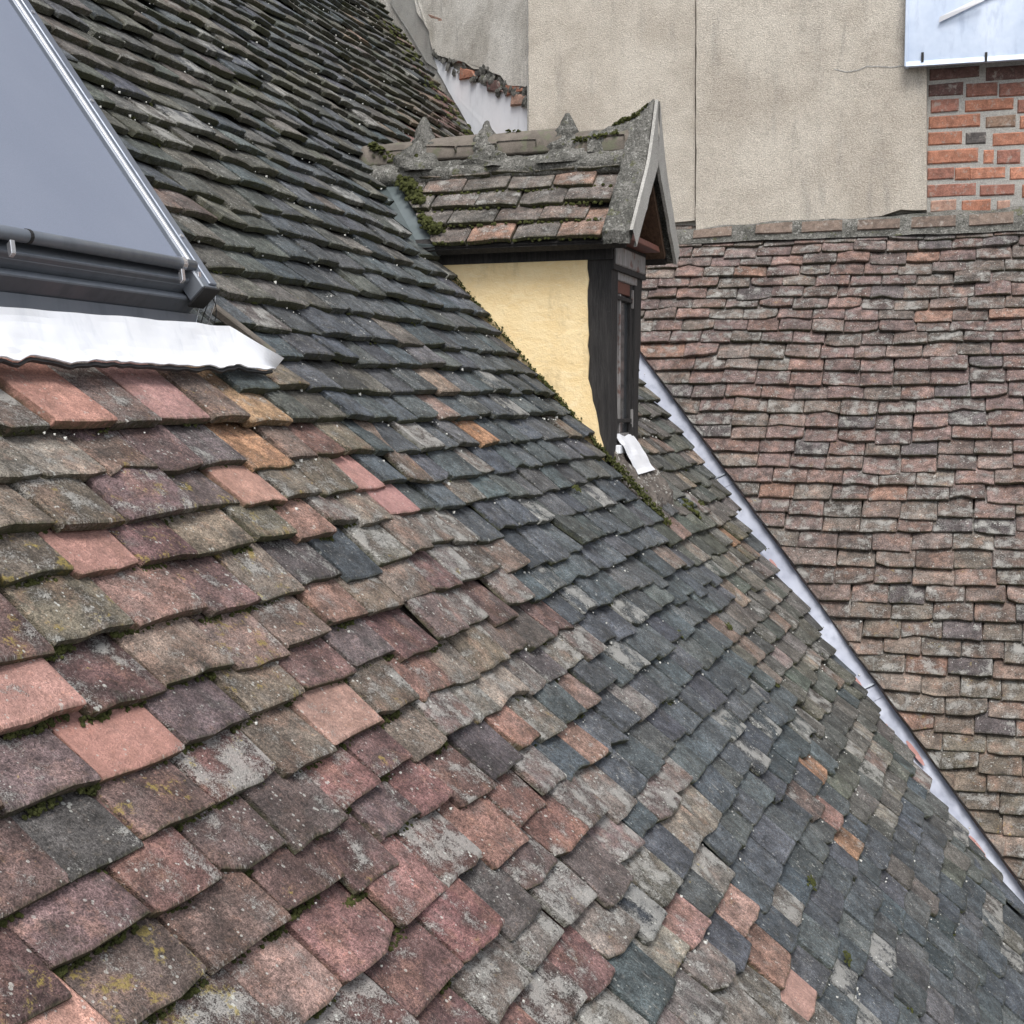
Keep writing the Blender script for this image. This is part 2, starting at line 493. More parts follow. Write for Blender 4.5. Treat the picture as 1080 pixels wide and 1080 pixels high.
# ------------------------------------------------------------------ tiles
class Tiles:
    """gathers tiles; the ones that show largest become objects, the rest one mesh"""
    def __init__(s): s.t = []
    def add(s, P, u0, w, v0, L, t, h0, tilt, col, lich, yel, strk, clampu=None, roll=0., jit=.0025, chip=None, skew=0.0, moss=.8, age=1.0):
        """P(u, v, h) maps roof coordinates; tail at v0, head at v0-L; h0 = height of the tail's top edge"""
        bw = .005
        us = [0, bw, w * uni(.28, .38), w * uni(.60, .70), w - bw, w]
        tail = [uni(-jit, jit) * 1.5 for _ in us]
        tail[0] += .002; tail[5] += .002
        k = rnd()
        if chip is None:
            if k < .16: tail[0] += uni(.005, .018); tail[1] += uni(.002, .008)
            elif k < .32: tail[5] += uni(.005, .018); tail[4] += uni(.002, .008)
            elif k < .40: tail[2] += uni(.004, .016); tail[3] += uni(0, .012)
            elif k < .43: tail[0] += uni(.02, .045); tail[1] += uni(.012, .022)
            elif k < .455: tail[5] += uni(.02, .045); tail[4] += uni(.012, .022)
        cam_ = uni(-.003, .006)
        vs_, cols, pars, uvs = [], [], [], []
        so, sv = uni(0, 60), uni(0, 60)
        side = [uni(-jit, jit) * .6 for _ in range(8)]
        def put(i, dv, dh, edge):
            du = us[i] + skew * dv
            if i in (0, 5): du += side[(0 if i == 0 else 4) + min(3, int(dv * 12))]
            uu = u0 + du
            v = v0 - dv
            if clampu is not None: uu = clampu(uu, v)
            hh = h0 - tilt * dv + roll * (du - w / 2) + cam_ * (1 - (2 * du / w - 1) ** 2) + dh
            vs_.append(P(uu, v, hh)); cols.append((*col, lich)); pars.append((edge, yel, strk, age))
            uvs.append((so + du + (dh if i == 0 else -dh if i == 5 else 0), sv - dv + (dh if i not in (0, 5) else 0)))
        # rows of the top face: tail rim, bevel line, middle, head
        rows = [(0, -.0025), (bw, 0.), (L * .38, 0.), (L, 0.)]
        for ri, (dv, dh) in enumerate(rows):
            for i in range(6):
                e = dh - (.0025 if i in (0, 5) else 0)
                put(i, dv + (tail[i] if ri < 2 else 0), e + (uni(-.0008, .0008)), moss * (.75 if ri == 0 else (.22 if ri == 1 else (.12 if i in (0, 5) else 0.0))))
        for i in range(6): put(i, tail[i] + .001, -t + uni(-.001, .001), moss)
        b2 = len(vs_)
        put(0, L * .38, -t, moss); put(0, L, -t, moss); put(5, L * .38, -t, moss); put(5, L, -t, moss)
        f = []
        for r in range(3):
            for i in range(5):
                a = r * 6 + i
                f.append((a, a + 1, a + 7, a + 6))
        for i in range(5): f.append((24 + i, 24 + i + 1, i + 1, i))
        f += [(0, 6, 12, b2, 24), (12, 18, b2 + 1, b2), (11, 5, 29, b2 + 2, 17), (23, 17, b2 + 2, b2 + 3)]
        c = P(u0 + w / 2, v0 - .05, h0)
        if clampu is not None: c = (vs_[0] + vs_[5]) / 2
        s.t.append((c, vs_, f, cols, pars, uvs))
    def build(s, parent, n_obj, stuff_name):
        def key(q):
            x, y, z = proj(q[0])
            inside = -25 < x < 1105 and -25 < y < 1105 and z > .2
            return (0 if inside else 1, z)
        s.t.sort(key=key)
        for q in s.t[:n_obj]:
            mesh('roof_tile', q[1], q[2], MT['tile'], parent, {'tcol': q[3], 'tpar': q[4]}, q[5])
        rest = s.t[n_obj:]
        if rest:
            vs_, f, c, p, uv = [], [], [], [], []
            for q in rest:
                k = len(vs_)
                vs_ += q[1]; f += [tuple(i + k for i in g) for g in q[2]]
                c += q[3]; p += q[4]; uv += q[5]
            o = mesh(stuff_name, vs_, f, MT['tile'], parent, {'tcol': c, 'tpar': p}, uv)
            o['kind'] = 'stuff'

PAL = {  # surface colours of the tiles: (colour, lichen, yellow, streak)
    'slate':  [((.060, .068, .075), .15, 0, .8), ((.068, .076, .082), .22, 0, .95), ((.054, .063, .070), .12, 0, .6), ((.074, .079, .082), .3, .05, .95), ((.064, .071, .076), .2, 0, .85)],
    'olive':  [((.078, .078, .068), .25, .08, .5), ((.088, .086, .076), .35, .1, .6), ((.068, .072, .066), .2, .05, .5), ((.096, .090, .080), .4, .1, .6)],
    'brown':  [((.148, .116, .094), .5, .3, .6), ((.124, .100, .085), .55, .25, .6), ((.162, .124, .100), .45, .35, .4), ((.132, .113, .086), .65, .5, .5)],
    'purple': [((.112, .078, .074), .4, .1, .3), ((.092, .070, .070), .35, .1, .3), ((.126, .084, .074), .45, .25, .3), ((.086, .074, .073), .4, .15, .4)],
    'red':    [((.140, .078, .070), .42, .2, .4), ((.122, .072, .068), .45, .15, .4), ((.158, .090, .078), .45, .25, .4), ((.112, .068, .064), .5, .3, .3)],
    'grey':   [((.170, .150, .130), .8, .25, .8), ((.145, .128, .114), .85, .2, .8), ((.185, .155, .134), .75, .25, .7), ((.165, .130, .118), .75, .2, .9)],
    'pink':   [((.335, .184, .152), .15, 0, .1), ((.350, .204, .176), .12, 0, .1)],
    'salmon': [((.220, .135, .112), .45, .1, .3), ((.205, .132, .114), .5, .1, .4)],
    'orange': [((.235, .142, .088), .45, .3, .3), ((.255, .145, .085), .35, .2, .3)],
}
ANCH = [  # where on the main roof which mix of tiles lies
    (100, 50, dict(olive=.85, slate=.15)), (300, 60, dict(slate=.6, olive=.4)), (440, 60, dict(olive=.7, brown=.1, slate=.2)), (200, 130, dict(olive=.7, slate=.3)),
    (492, 122, dict(red=.3, brown=.5, olive=.3)), (240, 240, dict(olive=.7, slate=.15, brown=.15)), (380, 280, dict(slate=.85, olive=.15)), (330, 200, dict(slate=.6, olive=.4)),
    (540, 430, dict(slate=1.)), (430, 380, dict(slate=.85, olive=.15)), (330, 400, dict(slate=.4, olive=.5, brown=.1)), (420, 450, dict(slate=.6, brown=.3, grey=.1)), (80, 430, dict(grey=.35, purple=.45, brown=.2)),
    (200, 440, dict(brown=.4, purple=.35, grey=.25)), (50, 600, dict(brown=.45, purple=.35, grey=.2)), (480, 520, dict(slate=.6, grey=.25, brown=.15)),
    (280, 590, dict(brown=.45, grey=.25, purple=.3)), (420, 580, dict(brown=.45, grey=.4, slate=.15)), (100, 900, dict(purple=.7, brown=.25, grey=.05)), (60, 760, dict(purple=.5, brown=.5)),
    (280, 850, dict(red=.35, purple=.6)), (450, 900, dict(red=.8, purple=.2)), (400, 740, dict(red=.6, purple=.2, brown=.2)), (400, 1020, dict(red=.8, purple=.2)), (200, 1000, dict(purple=.7, red=.3)), (220, 720, dict(brown=.55, red=.25, purple=.2)),
    (540, 690, dict(grey=.5, brown=.3, purple=.2)), (560, 880, dict(grey=.25, red=.5, purple=.25)), (660, 930, dict(grey=.6, red=.25, purple=.15)), (580, 1020, dict(red=.6, grey=.3)),
    (600, 560, dict(slate=1.)), (660, 600, dict(slate=1.0)), (700, 660, dict(slate=1.0)), (750, 720, dict(slate=1.)), (620, 750, dict(grey=.5, slate=.35, brown=.15)), (800, 800, dict(slate=1.)), (830, 880, dict(slate=.9, brown=.1)), (730, 800, dict(slate=.9, grey=.1)), (680, 840, dict(slate=.4, grey=.6)),
    (900, 930, dict(slate=1.)), (950, 1000, dict(slate=1.)), (1000, 1040, dict(slate=1.0)), (860, 1000, dict(slate=.8, grey=.2)), (745, 565, dict(brown=.15, olive=.65, grey=.2)), (700, 495, dict(olive=.85, brown=.15)),
    (830, 680, dict(brown=.12, olive=.75, grey=.13)), (920, 800, dict(olive=.7, grey=.1, slate=.2)), (1000, 900, dict(olive=.5, slate=.5)), (790, 1050, dict(grey=.5, salmon=.1, slate=.4)), (740, 900, dict(slate=.5, grey=.5)),
]
SPECIAL = [  # single tiles that stand out: pixel -> place on the roof
    (74, 408, 'pink'), (187, 404, 'pink'), (78, 548, 'pink'), (259, 517, 'pink'), (374, 480, 'pink'), (388, 508, 'pink'), (33, 712, 'pink'), (185, 782, 'pink'), (374, 772, 'pink'), (120, 1092, 'pink'),
    (111, 605, 'salmon'), (274, 436, 'orange'), (259, 484, 'orange'), (344, 565, 'salmon'), (344, 610, 'salmon'), (543, 740, 'salmon'), (635, 792, 'salmon'), (502, 447, 'orange'),
    (721, 938, 'salmon'), (771, 938, 'salmon'), (809, 988, 'salmon'), (834, 1056, 'pink'), (848, 796, 'orange'), (864, 844, 'salmon'), (888, 881, 'orange'), (775, 570, 'orange'), (296, 745, 'brown'), (190, 690, 'brown'), (330, 1050, 'salmon'),
]
def pick_palette(px, py):
    w = {}
    for ax, ay, d in ANCH:
        q = 1.0 / ((px - ax) ** 2 + (py - ay) ** 2 + 600) ** 2.4
        for k, a in d.items(): w[k] = w.get(k, 0) + q * a
    tot = sum(w.values()); r = rnd() * tot
    for k, a in w.items():
        r -= a
        if r <= 0: return k
    return 'slate'

# dormer frame (eye-centred metres)
XF, YN, YF = -1.322, 4.868, 5.33            # front face, near cheek, far cheek
YR, ZR = 5.08, 1.0                          # ridge
ZE = .61; YEN, YEF = 4.735, 5.455           # eaves
XG = -1.22                                  # gable edge of the dormer roof
SLO = (ZR - ZE) / (YR - YEN)
def zdorm(y): return ZR - abs(y - YR) * SLO

# skylight frame
US0, US1 = 1.50, 2.60                       # along the course
def SKY(u, v, h): return MP(u, v, h + .08 - .1 * (v + 1.24))   # skylight plane, slightly flatter than the roof
V_FL = -1.095                               # lower edge of the flashing

# ------------------------------------------------------------------ ground
g = MB().add([(-150, -150, -HC), (150, -150, -HC), (150, 150, -HC), (-150, 150, -HC)], [(0, 1, 2, 3)]).build('ground', MT['paving'])
g['kind'] = 'structure'; g['label'] = 'paved courtyard ground below the roofs'

# ------------------------------------------------------------------ main roof
roof = thing('tiled_roof', 'steep old roof of mixed dark, brown and pink flat clay tiles around the small dormer', 'roof', MP(3.0, 2.3, -.3) + V((0, 0, -6.3)))
V_TOP, V_BOT = -5.6, 2.35
dk = MB()
vs8 = []
def deckpt(u, v, h): return MP(u, v, h)
pts = []
N = 12
top = [deckpt(-1.2, V_TOP + (V_BOT - V_TOP) * i / N, -.085) for i in range(N + 1)]
right = [deckpt(u_valley(V_TOP + (V_BOT - V_TOP) * i / N), V_TOP + (V_BOT - V_TOP) * i / N, -.085) for i in range(N + 1)]
vs_ = top + right + [p - NM * .14 for p in top] + [p - NM * .14 for p in right]
fs_ = []
n1 = N + 1
for i in range(N):
    fs_ += [(i, i + 1, n1 + i + 1, n1 + i), (2 * n1 + i, 3 * n1 + i, 3 * n1 + i + 1, 2 * n1 + i + 1), (n1 + i, n1 + i + 1, 3 * n1 + i + 1, 3 * n1 + i), (i + 1, i, 2 * n1 + i, 2 * n1 + i + 1)]
fs_ += [(0, n1, 3 * n1, 2 * n1), (N, 2 * n1 + N, 3 * n1 + N, n1 + N)]
mesh('roof_deck', vs_, fs_, MT['deck'], roof)
# house wall carrying the eaves
pe = MP(0, V_BOT - .25, -.24)
pt_ = MP(0, V_TOP, -.30)
ML = MB()
ML.prism([(pe.x, -1.1, -HC), (pe.x, -1.1, pe.z), (pt_.x, -1.1, pt_.z), (pt_.x, -1.1, -HC)], (0, 5.9, 0))
fixn(ML.build('house_wall', MT['render_old'], roof))

def bulge(u, v):      # the old rafters are not true
    return .016 * nz(u * .9, v * .9, 3.1) + .008 * nz(u * 2.3, v * 2.3, 8.0)
def PM(u, v, h): return MP(u, v, h + bulge(u, v))
T = Tiles()
moss_spots, crumb_spots = [], []
G0 = .099
spec_uv = [(*M(x, y), k) for x, y, k in SPECIAL]
rows = []
for k in range(-47, 34):
    v = -.955 + k * G0 + uni(-.006, .006)
    if V_TOP + .1 < v < V_BOT: rows.append(v)
rows.reverse()
tile_list = []
for ri, vr in enumerate(rows):
    u = -1.1 + uni(0, .17)
    ph = uni(0, 10)
    while True:
        w = random.choice((.130, .142, .15, .155, .158, .163, .170, .180)) * uni(.97, 1.03) * (1.0 + .13 * min(1, max(0, (2.6 - u) / 1.2)))
        drop = .012 * nz(u * 1.1, vr * 3, 1.7) + .018 * nz(u * .45, vr * .9, 6.6)
        up = vr < -.75
        v0 = vr + drop + uni(-.012, .012) * (.55 if up else 1) + (uni(.012, .034) if rnd() < (.03 if up else .09) else 0)
        ul = u_valley(v0) - .065
        if u > ul - .05: break
        uu, ww = u, w - uni(.002, .007) - (uni(.003, .012) if rnd() < .15 else 0)
        u += w
        cu = uu + ww / 2
        c = PM(cu, v0, 0)
        # dormer
        dl_ = None
        if c.x < XF + .03 and zmain(c.x) < zdorm(min(max(c.y, YN), YF)) + .02:
            lo_, hi_ = YN + .004, YF - .004
            if zmain(c.x) > .56:                    # beside the little roof: stop at its valley
                hw = (ZR + .03 - zmain(c.x)) / SLO
                lo_, hi_ = YR - hw, YR + hw
            if uu > lo_ - .03 and uu + ww < hi_ + .03: continue
            if uu < lo_ < uu + ww + .02: dl_ = lambda a, b, q=lo_: min(a, q)
            elif uu - .02 < hi_ < uu + ww: dl_ = lambda a, b, q=hi_: max(a, q)
        if XF - .05 < c.x < XF + .16 and YN - .02 < cu < YF + .01: continue
        # skylight
        cl = dl_
        if v0 < V_FL - .015:
            if US0 - .02 < cu < US1 + .055 and v0 > -3.0: continue
        if v0 < -1.0 and US0 - .1 < cu < US1 + .02 and v0 > -1.2: continue
        if v0 < V_FL - .015:
            if uu < US1 + .05 and uu + ww > US1 and v0 > -3.0 and cu > US1:
                cl = lambda a, b, q=US1 + .05: max(a, q)
        if uu + ww > u_valley(v0 - .3) - .105 or uu + ww > ul - .03:
            cl = lambda a, b: min(a, u_valley(b) - .065 + .008 * nz(b * 25, 4.))
            ww += .14
        px, py, pz = proj(c)
        tile_list.append([uu, ww, v0, cl, px, py])
for su, sv, kind in spec_uv:
    best = min((q for q in tile_list if len(q) == 6), key=lambda q: ((q[0] + q[1] / 2 - su) ** 2 + ((q[2] - .05 - sv) * 1.6) ** 2))
    best.append(kind)
WHITE_T = [(259, 832), (160, 400), (30, 400), (530, 770), (395, 640)]
for q in tile_list:
    uu, ww, v0, cl, px, py = q[:6]
    kind = q[6] if len(q) > 6 else pick_palette(px, py)
    (c0, li, ye, sk) = random.choice(PAL[kind])
    br = math.exp(random.gauss(0, .11))
    c0 = tuple(max(.01, k * br * uni(.95, 1.05)) for k in c0)
    li = max(0, li + uni(-.25, .2)); ye = max(0, ye + uni(-.2, .15))
    if px < 330 and py > 520 and kind not in ('pink', 'salmon') and rnd() < .45: ye = uni(.45, .9)
    if rnd() < .05: li = uni(.85, 1.1)
    t = uni(.014, .022)
    if kind == 'pink': t = uni(.017, .021); li = uni(.1, .5); ye = 0; sk = .1
    if v0 < -.75: t = uni(.019, .026)
    tilt = t / G0 * uni(.98, 1.22)
    lift = abs(random.gauss(0, .0035)) + (uni(.004, .012) if rnd() < .08 else 0)
    T.add(PM, uu, ww, v0, uni(.225, .25), t, lift, tilt, c0, li, ye, sk, cl, roll=random.gauss(0, .028), skew=random.gauss(0, .032), moss=uni(.6, 1.0), age=uni(.3, .65) if kind == 'pink' else 1.0)
    if -30 < px < 1110 and -30 < py < 1110:
        for k in range(3):
            a = uni(0, ww)
            moss_spots.append((uu + a, v0, px, py))
        if rnd() < .8:
            for k in range(random.choice((1, 2, 3, 5))):
                crumb_spots.append((uu + uni(0, ww), v0 + (uni(.002, .022) if rnd() < .7 else uni(-.08, .05)), px, py))
T.build(roof, 300, 'roof_tile_field')
# chipped clay offcuts packed beside the skylight
mb = MB()
for k, (pa, pb, hh, m_) in enumerate(((((228, 322), (292, 372), .035, 'clay')), ((240, 352), (268, 378), .015, 'clay'))):
    ua, va = M(*pa, hh); ub, vb = M(*pb, hh)
    a, b_ = MP(ua, va, hh), MP(ub, vb, hh)
    d = (b_ - a).normalized(); s_ = d.cross(NM).normalized() * .012
    o = MB().hexa([a - s_ - NM * .02, b_ - s_ - NM * .02, b_ + s_ - NM * .02, a + s_ - NM * .02, a - s_, b_ - s_, b_ + s_, a + s_]).build('clay_offcut', MT['clay'], roof)
    bevel(o, .003)

# ------------------------------------------------------------------ right roof
rroof = thing('tiled_roof', 'reddish brown lichen-specked tiled roof rising from the zinc valley to the rendered wall', 'roof', RP(.3, 3.2, -.3) + V((0, 0, -5.5)))
W_TOP, W_BOT = -(.93) / math.sin(BE), 3.2
xr1 = 2.1
dl = [RP(x_valley(W_TOP + (W_BOT - W_TOP) * i / N), W_TOP + (W_BOT - W_TOP) * i / N, -.085) for i in range(N + 1)]
dr_ = [RP(xr1, W_TOP + (W_BOT - W_TOP) * i / N, -.085) for i in range(N + 1)]
vs_ = dl + dr_ + [p - NRR * .12 for p in dl] + [p - NRR * .12 for p in dr_]
fs_ = []
for i in range(N):
    fs_ += [(i, i + 1, n1 + i + 1, n1 + i), (2 * n1 + i, 3 * n1 + i, 3 * n1 + i + 1, 2 * n1 + i + 1), (n1 + i, n1 + i + 1, 3 * n1 + i + 1, 3 * n1 + i), (i + 1, i, 2 * n1 + i, 2 * n1 + i + 1)]
fs_ += [(0, n1, 3 * n1, 2 * n1), (N, 2 * n1 + N, 3 * n1 + N, n1 + N)]
fixn(mesh('roof_deck', vs_, fs_, MT['deck'], rroof))
pw = RP(0, W_BOT - .3, -.25)
fixn(MB().prism([(1.0, pw.y, -HC), (1.0, pw.y, pw.z), (1.0, YW + .2, pw.z + (YW + .2 - pw.y) / LS - .1), (1.0, YW + .2, -HC)], (1.05, 0, 0)).build('house_wall', MT['render_old'], rroof))
def bulge_r(x, w): return .020 * nz(x * .8, w * .8, 13.) + .010 * nz(x * 2.2, w * 2.2, 4.4)
def PRR(x, w, h): return RP(x, w, h + bulge_r(x, w))
PALR = [((.150, .106, .097), .5), ((.140, .100, .094), .52), ((.150, .114, .101), .55), ((.128, .100, .093), .58), ((.162, .110, .097), .45), ((.142, .118, .102), .62), ((.130, .094, .088), .5), ((.126, .104, .092), .62)]
TR = Tiles()
w_ = W_BOT
while w_ > W_TOP + .03:
    g_ = (.070 if w_ < -.35 else .082) * uni(.94, 1.06)
    x = xr1 - uni(0, .17)
    while True:
        tw = random.choice((.15, .155, .16, .165, .165, .17)) * uni(.97, 1.03)
        x -= tw
        sag = .016 * nz(x * 1.1, w_ * 2.5, 21.) + .034 * nz(x * .6, w_ * .9, 2.)
        w0 = w_ + sag + uni(-.006, .006) + (uni(.01, .022) if rnd() < .05 else 0)
        lim = x_valley(w0) + .058
        if x + tw < lim + .02: break
        if x - lim < .06: tw += x - lim + .2; x = lim - .2
        cl = None
        if x < x_valley(w0) + .16: cl = lambda a, b: max(a, x_valley(b) + .058 + .006 * nz(b * 30, 2.))
        (c0, li) = random.choice(PALR)
        px, py, pz = proj(PRR(max(x, lim), w0, 0))
        last = x <= lim - .19
        br = math.exp(random.gauss(0, .13))
        low = min(1, max(0, (py - 480) / 350))
        c0 = tuple(k * br for k in c0)
        c0 = tuple(a * (1 - low * .5) + b * low * .5 for a, b in zip(c0, (.138, .126, .088)))
        if rnd() < .03: c0 = (.21, .13, .10)
        if rnd() < .06: c0 = (.10, .085, .085)
        t = uni(.016, .021)
        TR.add(PRR, x, tw - uni(.002, .006), w0, .23, t, abs(random.gauss(0, .004)), t / .088 * uni(1., 1.25), c0, max(.15, li + .08 + uni(-.16, .18)), max(0, uni(-.2, .45) + low * .2), .25, cl, roll=random.gauss(0, .03), skew=random.gauss(0, .02), moss=uni(.5, .9))
        if rnd() < .6 and -20 < px < 1100:
            for k in range(2): crumb_spots.append(('r', max(x, lim) + uni(0, .15), w0 + .01))
        if last: break
    w_ -= g_
TR.build(rroof, 300, 'roof_tile_field')

# ------------------------------------------------------------------ zinc valley gutter
vg = thing('valley_gutter', 'bluish zinc valley gutter with reddish primer patches running between the two tiled roofs', 'gutter', vline(-2.3))
def vpoint(z, s, lift=0.0):
    """s<0: distance from the fold up the main roof; s>0: up the right roof"""
    p = vline(z)
    d = (vline(z - 1) - vline(z)).normalized()
    am = NM.cross(d).normalized()
    if am.y > 0: am = -am
    ar = NRR.cross(d).normalized()
    if ar.x < 0: ar = -ar
    a_ = abs(s)
    side = am if s < 0 else ar
    # soft fold
    rnd_lift = .010 * math.exp(-(a_ / .045) ** 2)
    nb = (NM + NRR).normalized()
    q = p + side * a_ + nb * (rnd_lift + lift - .072)
    return q
zs = [.98, -.30, -1.12, -2.35]
for k in range(3):
    za, zb = zs[k], zs[k + 1] - .04
    fn = lambda i, j: vpoint(za + (zb - za) * j, (-.17 + .34 * i), .004 * (3 - k) + .004 * nz(j * 5, i * 2, k))
    shell('zinc_length', fn, 14, 14, (NM + NRR), .0015, MT['zinc'], vg)
    # standing lip at the lap
    if k:
        z_ = zs[k] + .005
        mb = MB()
        prev = [vpoint(z_, -.16 + .32 * i / 12, .014) for i in range(13)]
        nxt = [vpoint(z_ - .006, -.16 + .32 * i / 12, .014) for i in range(13)]
        for i in range(12):
            up = (NM + NRR).normalized() * .006
            mb.hexa([prev[i], prev[i + 1], nxt[i + 1], nxt[i], prev[i] + up, prev[i + 1] + up, nxt[i + 1] + up, nxt[i] + up])
        mb.build('lap_seam', MT['frame'], vg)
for (z_, s0, ln, wd) in ((-.66, .0, .05, .022), (-1.10, .0, .06, .03), (-1.34, .035, .085, .022), (-1.62, .02, .07, .022), (-1.70, -.02, .12, .018), (-1.24, .0, .015, .012)):
    pts = []
    for i in range(10):
        t_ = 2 * math.pi * i / 10
        q = 1 + .2 * nz(i * 2.1, z_ * 9)
        pts.append(vpoint(z_ + math.sin(t_) * ln * .5 * q, s0 + math.cos(t_) * wd * .5 * q, .022))
    fixn(MB().prism(pts, (NM + NRR).normalized() * .0012).build('primer_patch', MT['rust'], vg))

# ------------------------------------------------------------------ rendered wall, oblique wall, bricks
wall = thing('rendered_wall', 'tall cement-rendered house wall with exposed bricks behind the right roof', 'wall', (0, YW, -HC))
CXn = vline(.96)
fixn(MB().prism([(-2.455, YW, -HC), (3.2, YW, -HC), (3.2, YW, 4.4), (-2.455, YW, 4.4)], (0, .5, 0)).build('masonry_core', MT['mortar_pale'], wall))
def wp(x, y, d=0.0):
    p = onplane(x, y, 1, YW - d)
    return p
def ragged(pts, amp, step=.04, seed=0):
    out = []
    for i in range(len(pts) - 1):
        a, b_ = V(pts[i]), V(pts[i + 1]); n = max(1, int((b_ - a).length / step))
        for k in range(n):
            p = a.lerp(b_, k / n)
            p.z += amp * nz(p.x * 14 + seed, p.z * 14, seed) ; p.x += amp * .5 * nz(p.x * 11, p.z * 17, seed + 5)
            out.append(p)
    out.append(V(pts[-1]))
    return out
def panel(name, px, d, mat, rag=.008, step=.05, seed=0):
    pts = [wp(x, y, d) for x, y in px]
    pts = ragged(pts + [pts[0]], rag, step, seed)[:-1]
    return fixn(MB().prism(pts, (0, d - .002, 0)).build(name, mat, wall))
panel('render_panel', [(556, -420), (734, -420), (733, 232), (700, 236), (640, 238), (558, 240)], .030, MT['render'], .006, .06, 1)
panel('render_panel', [(735, -420), (978, -420), (977, 222), (950, 222), (930, 228), (870, 235), (830, 240), (790, 241), (734, 243)], .052, MT['render'], .010, .05, 2)
# hairline crack raised by old filler
cr = [(880, 73), (893, 76), (905, 74), (914, 70), (926, 70), (940, 71), (955, 69)]
mb = MB()
for a, b_ in zip(cr[:-1], cr[1:]):
    p, q = wp(*a, .052), wp(*b_, .052)
    mb.hexa([p + V((0, -.002, -.0025)), q + V((0, -.002, -.0025)), q + V((0, .001, -.004)), p + V((0, .001, -.004)), p + V((0, -.002, .0025)), q + V((0, -.002, .0025)), q + V((0, .001, .004)), p + V((0, .001, .004))])
mb.build('crack_filler', MT['mortar_pale'], wall)
# bricks (from the zoomed photograph: row centre, list of spans in px/4.156 + 920)
BR = [(320, [(255, 465, 'd'), (500, 665, 'd')]), (392, [(250, 395, 'd'), (415, 545, 'r'), (560, 668, 'r')]), (462, [(260, 375, 'r'), (410, 615, 'o'), (640, 800, 'r')]),
      (533, [(250, 470, 'o'), (500, 625, 'g'), (650, 790, 'o')]), (607, [(248, 390, 'o'), (412, 495, 'k'), (530, 700, 'o')]), (687, [(245, 460, 'o'), (490, 530, 'o'), (550, 645, 'r'), (680, 860, 'o')]),
      (760, [(245, 355, 'r'), (365, 425, 'o'), (430, 580, 'o'), (605, 740, 'o')]), (833, [(243, 452, 'r'), (475, 620, 'r'), (660, 850, 'o')]), (905, [(258, 365, 'f'), (395, 515, 'o'), (550, 600, 'f'), (680, 830, 'o')]), (965, [(330, 400, 'r'), (470, 560, 'f')])]
BC = {'d': (.14, .080, .070), 'r': (.27, .125, .092), 'o': (.40, .18, .115), 'g': (.21, .14, .10), 'k': (.10, .09, .085), 'f': (.40, .25, .19)}
def brick(x0, x1, zc, hh, colr, depth=.006):
    jx = [uni(-.004, .004) for _ in range(8)]
    y0, y1 = YW - depth * uni(.7, 1.3), YW + .05
    z0, z1 = zc - hh / 2 + uni(-.003, .003), zc + hh / 2 + uni(-.003, .003)
    b_ = .006
    pts = [V((x0, y0 + b_, z0)), V((x1, y0 + b_, z0 + jx[0])), V((x1, y0 + b_, z1 + jx[1])), V((x0, y0 + b_, z1)),
           V((x0 + b_, y0, z0 + b_)), V((x1 - b_, y0 + jx[2] * .4, z0 + b_)), V((x1 - b_, y0 + jx[3] * .4, z1 - b_)), V((x0 + b_, y0, z1 - b_)),
           V((x0, y1, z0)), V((x1, y1, z0)), V((x1, y1, z1)), V((x0, y1, z1))]
    f = [(4, 5, 6, 7), (0, 1, 5, 4), (1, 2, 6, 5), (2, 3, 7, 6), (3, 0, 4, 7), (8, 9, 1, 0), (9, 10, 2, 1), (10, 11, 3, 2), (11, 8, 0, 3)]
    br = uni(.85, 1.15)
    cc = [(*[k * br for k in colr], 1)] * 12
    return mesh('brick', pts, f, MT['brick'], wall, {'tcol': cc})
for yc, sp in BR:
    for a, b_, k in sp:
        x0 = wp(920 + a / 4.156, yc / 4.156).x; x1 = wp(920 + b_ / 4.156, yc / 4.156).x
        zc = wp(920 + (a + b_) / 8.312, yc / 4.156).z
        brick(x0 - .004, x1 + .004, zc, .060 * uni(.95, 1.1), BC[k])
for r in range(10):                         # the courses go on past the edge of the picture
    zc = wp(1080, (320 + r * 72) / 4.156).z
    x = wp(1080 + 45 + 10 * (r % 3), 100).x
    while x < 1.9:
        l_ = random.choice((.11, .22, .23)); brick(x, x + l_, zc, .055, BC[random.choice('oorrdf')]); x += l_ + .02
